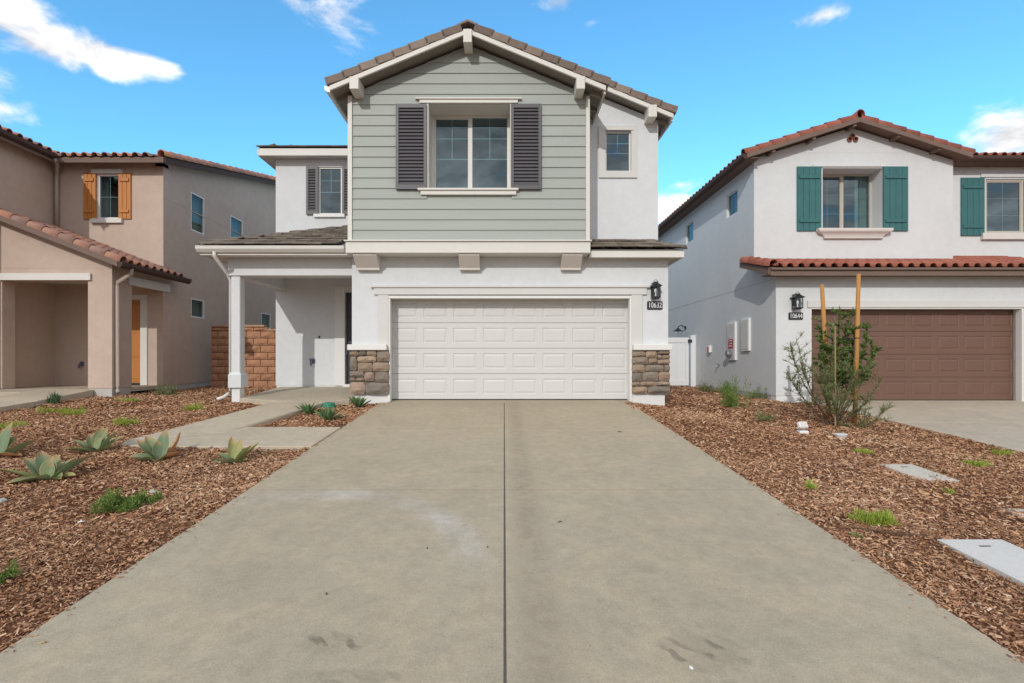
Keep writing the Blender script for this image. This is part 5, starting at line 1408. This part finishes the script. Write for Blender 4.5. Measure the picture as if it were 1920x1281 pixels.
agave('agave cut off by the left edge with a long side leaf', -2, 856, .46, [(95, .95, 66, 62), (170, .9, 30, 25), (60, .7, 56, 54), (15, 1.0, 18, 36), (-10, .6, 8, 0), (-90, .5, 30, 20), (130, .8, 48, 44), (200, .8, 18, 8)], M['agave'], ga, seed=6, dry=(4,), drymat=M['agave_dry'])
gs_ = 'small dark succulents by the porch walk'
agave('small spiky succulent left of the green valve lid', 577, 776, .30, rosette(16, 5, 18, 82, .7, 1.0), M['agave_dark'], gs_, 'aloe', 7, .2)
agave('small succulent in front of the green valve lid', 615, 789, .32, rosette(16, 8, 25, 84, .75, 1.0), M['agave_dark'], gs_, 'aloe', 8, .2)
agave('small upright succulent at the foot of the stone veneer', 671, 765, .30, rosette(11, 9, 35, 84, .8, 1.0, 5), M['agave_dark'], gs_, 'aloe', 9, .30)
def blades(n, fn, mat, name, root=None, label=None, cat=None, group=None):
    """many thin leaves as one mesh; fn(rng) -> base, direction, length, width, droop"""
    V, Fc, T_ = [], [], []
    for i in range(n):
        b, d, L_, W_, dr_ = fn(i)
        b = np.array(b); d = np.array(d); d = d / (np.linalg.norm(d) + 1e-9)
        s_ = np.cross(d, (0, 0, 1)); nn = np.linalg.norm(s_)
        s_ = s_ / nn if nn > .05 else np.array((1, 0, 0))
        k = len(V); ro = rng.uniform(-.9, .9); s_ = s_ * math.cos(ro) + np.cross(d, s_) * math.sin(ro)
        m_ = b + d * L_ * .5 + np.array((0, 0, -dr_ * .25 * L_)); e_ = b + d * L_ + np.array((0, 0, -dr_ * L_))
        V += [b - s_ * W_ * .25, b + s_ * W_ * .25, m_ + s_ * W_ * .5, m_ - s_ * W_ * .5, e_]
        Fc += [(k, k + 1, k + 2, k + 3), (k + 3, k + 2, k + 4)]
        t = rng.random(); T_ += [t, t]
    me = bpy.data.meshes.new(name); me.from_pydata([tuple(v) for v in V], [], Fc)
    at = me.attributes.new('tone', 'FLOAT', 'FACE'); at.data.foreach_set('value', T_)
    me.materials.append(mat)
    return me
def sph(up=.3):
    a = rng.uniform(0, 2 * np.pi); u = rng.uniform(up, 1); q = math.sqrt(1 - u * u)
    return np.array((q * math.cos(a), q * math.sin(a), u))
def clump(label, px, py, rx, ry, h, n, mat, name, cat, group, lw=(.05, .006), lean=.45):
    x, y, z = gpt(px, py)
    lobes = [(rng.uniform(-.8, .8) * rx, rng.uniform(-.8, .8) * ry, rng.uniform(.35, 1.15)) for _ in range(10)]
    def fn(i):
        cx, cy, hh = lobes[rng.integers(len(lobes))]
        d = sph(.05); r_ = rng.random() ** .4
        p = (cx + d[0] * rx * .38 * r_, cy + d[1] * ry * .38 * r_, d[2] * h * hh * r_)
        dd_ = d * .8 + sph(.2) * lean + np.array((0, 0, .25))
        return p, dd_, lw[0] * rng.uniform(.6, 1.3), lw[1] * rng.uniform(.7, 1.3), rng.uniform(0, .3)
    me = blades(n, fn, mat, name)
    o = link(name, me, None, (x, y, z - .005))
    tag(o, label, cat, group)
    return o
gl_ = 'lime ground cover tufts in the mulch'
for lb, px, py, rx, ry, h, n in (
        ('lime green tuft, left of a touching pair near the tan porch', 104, 774, .24, .16, .10, 700),
        ('brighter right tuft of the touching pair near the tan porch', 141, 778, .20, .14, .13, 700),
        ('lime green tuft standing alone in the middle of the left bed', 230, 798, .19, .14, .15, 800),
        ('lime tuft at the left picture edge above the agaves', 14, 803, .22, .15, .12, 600),
        ('green tuft close to the walk and the porch post', 365, 769, .18, .14, .13, 700),
        ('flat lime tuft under the tan downspout', 238, 753, .26, .14, .06, 400),
        ('tiny lime tuft halfway up the right bed beside the driveway', 1517, 918, .06, .05, .08, 260),
        ('widest lime tuft in the right bed beside the driveway', 1641, 984, .17, .10, .10, 1300),
        ('lime tuft behind the tan concrete lid', 1618, 851, .12, .08, .05, 350),
        ('lime tuft near the edge of the neighbouring driveway', 1834, 874, .14, .09, .07, 500),
        ('darker tuft touching the neighbouring driveway edge', 1884, 853, .15, .08, .06, 450),
        ('speck of green between the two lids', 1780, 926, .05, .04, .03, 90)):
    clump(lb, px, py, rx, ry, h, n, M['lime'], 'ground_cover', 'ground cover', gl_, (.05, .007), .9)
gh = 'green herb clumps'
clump('dense green herb clump in front of the agaves', 222, 955, .20, .15, .18, 2600, M['herb'], 'herb_clump', 'plant', gh, (.032, .008), 1.1)
clump('smaller herb clump beside the grey rock', 268, 945, .11, .09, .11, 1100, M['herb'], 'herb_clump', 'plant', gh, (.032, .008), 1.1)
clump('green sprigs cut off by the left picture edge', -8, 1092, .10, .09, .12, 700, M['herb'], 'herb_clump', 'plant', gh, (.032, .008), 1.1)
clump('tiny herb sprout beside the widest lime tuft', 1605, 1008, .05, .04, .03, 120, M['herb'], 'herb_clump', 'plant', gh, (.03, .006))
clump('dusky green shrublet by the tan house wall', 312, 742, .22, .18, .26, 700, M['sage'], 'low_shrub', 'shrub', None, (.07, .012))
gw_ = 'young shrubs along the grey side wall'
for lb, px, py, r_, h, n in (('young shrub nearest to the white gate by the grey wall', 1326, 735, .26, .42, 900), ('second young shrub from the gate by the grey wall', 1354, 738, .26, .46, 900),
                             ('fullest shrub in front of the meter boxes', 1380, 765, .26, .60, 1900), ('young shrub near the corner of the right house', 1424, 748, .24, .38, 800),
                             ('sparse dark shrub left of the staked shrubs', 1436, 788, .22, .20, 300)):
    clump(lb, px, py, r_, r_, h, n, M['sage'] if 'sparse' in lb or 'nearest' in lb else M['herb'], 'low_shrub', 'shrub', gw_, (.06, .010), .7)
# strappy plant by the tan porch
x, y, z = gpt(102, 757)
def fs2(i):
    a = rng.uniform(0, 2 * np.pi); q = rng.uniform(.2, 1)
    return (rng.normal(0, .05), rng.normal(0, .04), 0), (q * math.cos(a) * .8, q * math.sin(a) * .6, 1), rng.uniform(.18, .32), .022, rng.uniform(0, .3)
tag(link('strap_plant', blades(60, fs2, M['strap'], 'strap_plant'), None, (x, y, z)), 'strap leaved green plant in front of the tan porch', 'plant')
# ---- staked shrubs on the right
def stem_path(base, top, bend, n=7):
    b, t = Vector(base), Vector(top)
    return [b.lerp(t, k / n) + Vector(bend) * math.sin(math.pi * k / n) for k in range(n + 1)]
def shrub(name, label, loc, stems, leafmat, per, ll, lw, spread, twig_n=5, start=.25, droop=.2, twl=(.12, .35)):
    t = thing(name, label, 'shrub', loc)
    base = Vector(loc)
    anchors = []
    wood = MB()
    for top, bend, r_ in stems:
        pth = stem_path((rng.normal(0, .03), rng.normal(0, .03), -.02), top, bend)
        mb = MB().tube(pth, [r_ * (1 - .75 * k / 7) for k in range(8)], 6)
        child('stem', mb.mesh('stem', M['twig']), t)
        for k in range(twig_n):
            f = start + (1 - start) * rng.random(); i = min(int(f * 7), 6)
            p = pth[i].lerp(pth[i + 1], f * 7 - i)
            d = Vector(sph(-.1)); d.z = abs(d.z) * .8 + .25; d.normalize()
            q = p + d * rng.uniform(*twl)
            wood.tube([p, p.lerp(q, .5) + Vector((0, 0, .015)), q], [.004, .003, .0015], 4)
            anchors.append((p, q))
        for i in range(7):
            if i / 7 >= start: anchors.append((pth[i], pth[i + 1]))
    stuff(child('twigs', wood.mesh('twigs', M['twig']), t))
    def fn(i):
        p, q = anchors[rng.integers(len(anchors))]
        f = rng.random() ** .8
        b = p.lerp(q, f); ax = (q - p).normalized()
        d = np.array(ax) * .55 + sph(-.3) * spread
        return tuple(b), d, ll * rng.uniform(.6, 1.25), lw * rng.uniform(.7, 1.3), rng.uniform(-.05, droop)
    stuff(child('foliage', blades(per, fn, leafmat, 'foliage'), t))
    return t
bx, by = 5.62, 8.75; bz = gz(bx, by)
def rel(px, py, dy=0): return (X(px, by + dy) - bx, dy, Z(py, by + dy) - bz)
shrub('feathery_shrub', 'feathery grey green shrub spreading around the stakes', (bx, by, bz),
      [(rel(1482, 645, -.1), (-.18, 0, .1), .012), (rel(1500, 660, .2), (-.1, .05, .1), .010), (rel(1528, 700, -.2), (-.05, -.05, .08), .010), (rel(1560, 665, .1), (0, .05, .1), .011),
       (rel(1600, 690, -.15), (.05, -.05, .1), .010), (rel(1632, 668, .1), (.12, .05, .05), .011), (rel(1652, 712, -.1), (.1, 0, -.06), .010), (rel(1476, 700, 0), (-.12, 0, .05), .010), (rel(1660, 765, -.2), (.05, -.1, -.1), .008), (rel(1540, 725, -.3), (0, -.1, .06), .009)],
      M['sage'], 6500, .085, .0085, .8, 13, .22, .2, (.15, .42))
ux, uy = 5.95, 9.1; uz = gz(ux, uy)
def rel2(px, py, dy=0): return (X(px, uy + dy) - ux, dy, Z(py, uy + dy) - uz)
shrub('upright_shrub', 'dense upright dark green shrub tied between two wooden stakes', (ux, uy, uz),
      [(rel2(1574, 578), (-.02, 0, 0), .014), (rel2(1545, 598, .1), (-.10, .02, 0), .011), (rel2(1594, 588, -.1), (.02, 0, 0), .012), (rel2(1607, 600, .1), (.03, 0, 0), .010), (rel2(1560, 610, -.1), (-.03, 0, 0), .010), (rel2(1585, 625, .15), (.01, .03, 0), .010), (rel2(1628, 612, 0), (.08, 0, 0), .009), (rel2(1640, 650, 0), (.08, 0, 0), .009), (rel2(1540, 640, 0), (-.08, 0, 0), .009)],
      M['dark_leaf'], 6800, .07, .022, .9, 22, .34, .15, (.07, .2))
gk = 'wooden stakes of the staked shrub'
def stake(label, top, bot, y):
    x0, z0 = X(bot[0], y), gz(X(bot[0], y), y); x1, z1 = X(top[0], y), Z(top[1], y)
    t = thing('wooden_stake', label, 'stake', (x0, y, z0), gk)
    child('pole', MB().tube([(0, 0, -.1), ((x1 - x0) * .5 + .004, 0, (z1 - z0) * .5), (x1 - x0, 0, z1 - z0)], [.037, .036, .033], 12).mesh('pole', M['stake'], smooth=True), t)
    return t, x0, x1, z0, z1
s1 = stake('thinner wooden stake left of the upright shrub', (1541, 534), (1555, 790), 9.15)
s2 = stake('thicker taller wooden stake right of the upright shrub', (1610, 514), (1602, 795), 8.95)
child('rubber_tie', MB().tube([(.02, -.045, 0), (-.05, -.02, .0), (-.25, .12, -.02), (-.05, .05, 0), (.045, .0, 0), (.02, -.045, .0)], .008, 6).mesh('rubber_tie', M['rubber']), s2[0], ((s2[2] - s2[1]) * .62, 0, Z(634, 8.95) - s2[3]))
child('rubber_tie', MB().tube([(.02, -.045, 0), (-.05, -.02, .0), (-.30, .12, -.02), (-.05, .05, 0), (.045, .0, 0), (.02, -.045, .0)], .008, 6).mesh('rubber_tie', M['rubber']), s2[0], ((s2[2] - s2[1]) * .25, 0, Z(718, 8.95) - s2[3]))
x, y = X(1566, 8.6), 8.6
t = thing('nursery_stake', 'thin pale nursery stake in front of the upright shrub', 'stake', (x, y, gz(x, y)))
child('pole', MB().tube([(0, 0, -.05), (.0, 0, Z(612, 8.6) - gz(x, y))], .012, 8).mesh('pole', M['dry']), t)
# ------------------------------------------------------------------ small things on the ground
def lid(label, name, x0, x1, y0, y1, mat, holes=True, dz=.015):
    zf = lambda a, b: Zg((x0 + x1) / 2, b) + dz
    t = thing(name, label, 'utility lid', ((x0 + x1) / 2, (y0 + y1) / 2, zf(0, (y0 + y1) / 2)))
    slab(MB(), [(x0, y0), (x1, y0), (x1, y1), (x0, y1)], zf, .06).build('cover', mat, t, bevel=.008)
    rim = MB(); e_ = .025
    for a, b, c, d in ((x0 - e_, x0 - .003, y0 - e_, y1 + e_), (x1 + .003, x1 + e_, y0 - e_, y1 + e_), (x0 - .002, x1 + .002, y0 - e_, y0 - .003), (x0 - .002, x1 + .002, y1 + .003, y1 + e_)):
        slab(rim, [(a, c), (b, c), (b, d), (a, d)], lambda p, q: zf(p, q) - .004, .07)
    rim.build('rim', mat, t)
    if holes:
        for yy_ in (y0 + .10, y1 - .10):
            xm = (x0 + x1) / 2
            MB().box(xm - .04, xm + .04, yy_ - .008, yy_ + .008, zf(0, yy_) - .004, zf(0, yy_) + .0015).build('pull_slot', M['rubber'], t)
lid('large blue grey utility lid in the right front mulch', 'utility_lid', 3.26, 3.69, 2.9, 3.80, M['lid'], True, .045)
lid('tan concrete utility lid half sunk in the right mulch', 'utility_lid', 4.47, 4.80, 5.44, 6.03, M['lid_tan'], True, .03)
lid('pale utility lid cut off by the right picture edge', 'utility_lid', 4.44, 4.85, 3.95, 4.56, M['lid_tan'], False, .035)
x, y, z = gpt(616, 764)
t = thing('valve_lid', 'round green irrigation valve lid between small succulents', 'utility lid', (x, y, z))
child('cover', MB().tube([(0, 0, -.05), (0, 0, .075), (0, 0, .09)], [.125, .12, .105], 20).mesh('cover', M['green_lid']), t)
child('rim', MB().tube([(0, 0, -.05), (0, 0, .03)], [.14, .135], 20).mesh('rim', M['green_lid']), t)
def spot(label, px, py, ang):
    x, y, z = gpt(px, py)
    t = thing('garden_spotlight', label, 'light', (x, y, z), 'white garden spotlights at the staked shrub')
    ca, sa_ = math.cos(ang), math.sin(ang)
    child('base', MB().box(-.07, .07, -.05, .05, -.02, .045).mesh('base', M['vinyl'], .008), t)
    child('bracket', MB().tube([(-.06, 0, .045), (-.06, 0, .09)], .008, 6).tube([(.06, 0, .045), (.06, 0, .09)], .008, 6).mesh('bracket', M['grey_metal']), t)
    h = MB().box(-.075, .075, -.03, .03, -.045, .055).mesh('head', M['vinyl'], .01)
    child('head', h, t, (0, 0, .125), (ang, 0, .2))
    child('lens', MB().box(-.06, .06, -.034, -.030, -.03, .04).mesh('lens', M['lid']), t, (0, 0, .125), (ang, 0, .2))
spot('white garden spotlight left in front of the feathery shrub', 1505, 813, -.5)
x, y, z = gpt(1576, 823)
t = thing('garden_spotlight', 'low white spotlight cup in the mulch right of the other', 'light', (x, y, z), 'white garden spotlights at the staked shrub')
child('head', MB().tube([(0, 0, -.03), (0, 0, .02), (0, 0, .07), (0, 0, .075)], [.045, .06, .095, .085], 16).mesh('head', M['vinyl']), t)
child('lens', MB().tube([(0, 0, .0765), (0, 0, .079)], [.08, .078], 16).mesh('lens', M['lid']), t)
def rock(label, px, py, s_, mat, name='rock', cat='rock'):
    x, y, z = gpt(px, py)
    bm = bmesh.new(); bmesh.ops.create_icosphere(bm, subdivisions=2, radius=1)
    for v in bm.verts:
        k = 1 + rng.uniform(-.16, .16); v.co = Vector((v.co.x * s_[0] * k, v.co.y * s_[1] * k, v.co.z * s_[2] * k))
    me = bpy.data.meshes.new(name); bm.to_mesh(me); bm.free(); me.materials.append(mat)
    tag(link(name, me, None, (x, y, z + s_[2] * .3)), label, cat)
rock('flat grey rock at the right end of the herb clump', 288, 925, (.055, .04, .025), M['rock'])
rock('pale rock at the left picture edge below the agaves', 0, 945, (.05, .05, .04), M['rock'])
def chip_obj(name, label, cat, x, y, z, L_, W_, yaw, mat, th=.004):
    me = MB().add([(-L_ / 2, 0, 0), (-L_ * .2, -W_ / 2, 0), (L_ * .25, -W_ * .45, th), (L_ / 2, 0, 0), (L_ * .2, W_ / 2, 0), (-L_ * .25, W_ * .4, th),
                   (0, 0, th * 2.2)], [(0, 1, 6), (1, 2, 6), (2, 3, 6), (3, 4, 6), (4, 5, 6), (5, 0, 6), (0, 5, 4, 3, 2, 1)]).mesh(name, mat)
    at = me.attributes.new('tone', 'FLOAT', 'FACE'); at.data.foreach_set('value', [.7] * len(me.polygons))
    tag(link(name, me, None, (x, y, z + .002), (0, 0, yaw)), label, cat)
def dpt(px, py):
    Y = 1.61875 * F / (py - CY + .075 * F); return X(px, Y), Y, Zd(Y)
chip_obj('fallen_leaf', 'single yellow leaf lying on the driveway, lower left corner', 'leaf', *dpt(80, 1206), .045, .018, .5, M['dry'])
chip_obj('paper_scrap', 'small white scrap on the driveway at the bottom right', 'litter', *dpt(1296, 1253), .016, .03, .2, M['vinyl'])
chip_obj('paper_scrap', 'white scrap in the left mulch below the herb clump', 'litter', *(lambda p: (p[0], p[1], p[2] + .03))(gpt(152, 986)), .06, .03, .1, M['vinyl'])
chip_obj('bark_scrap', 'lone dark bark chip on the right driveway slab', 'bark chip', *dpt(1050, 979), .055, .012, .6, M['twig'])
chip_obj('bark_scrap', 'dark bark chip near the right driveway edge below the garage', 'bark chip', *dpt(1162, 810), .08, .05, .2, M['twig'])
for lb, px, py in (('dark pebble on the left driveway slab beyond the tyre print', 801, 1029), ('dark pebble beside the centre joint', 914, 1027), ('dark pebble left on the driveway, right of the mulch', 612, 1115)):
    chip_obj('pebble', lb, 'pebble', *dpt(px, py), .016, .013, rng.uniform(0, 3), M['twig'], .006)
pts = [gpt(px, py) for px, py in ((1595, 995), (1640, 1001), (1690, 1008), (1745, 1011))]
tag(MB().tube([(p[0], p[1], p[2] + .028) for p in pts], [.004, .007, .006, .003], 6).build('fallen_twig', M['twig']), 'long thin twig lying on the right mulch before the blue grey lid', 'twig')
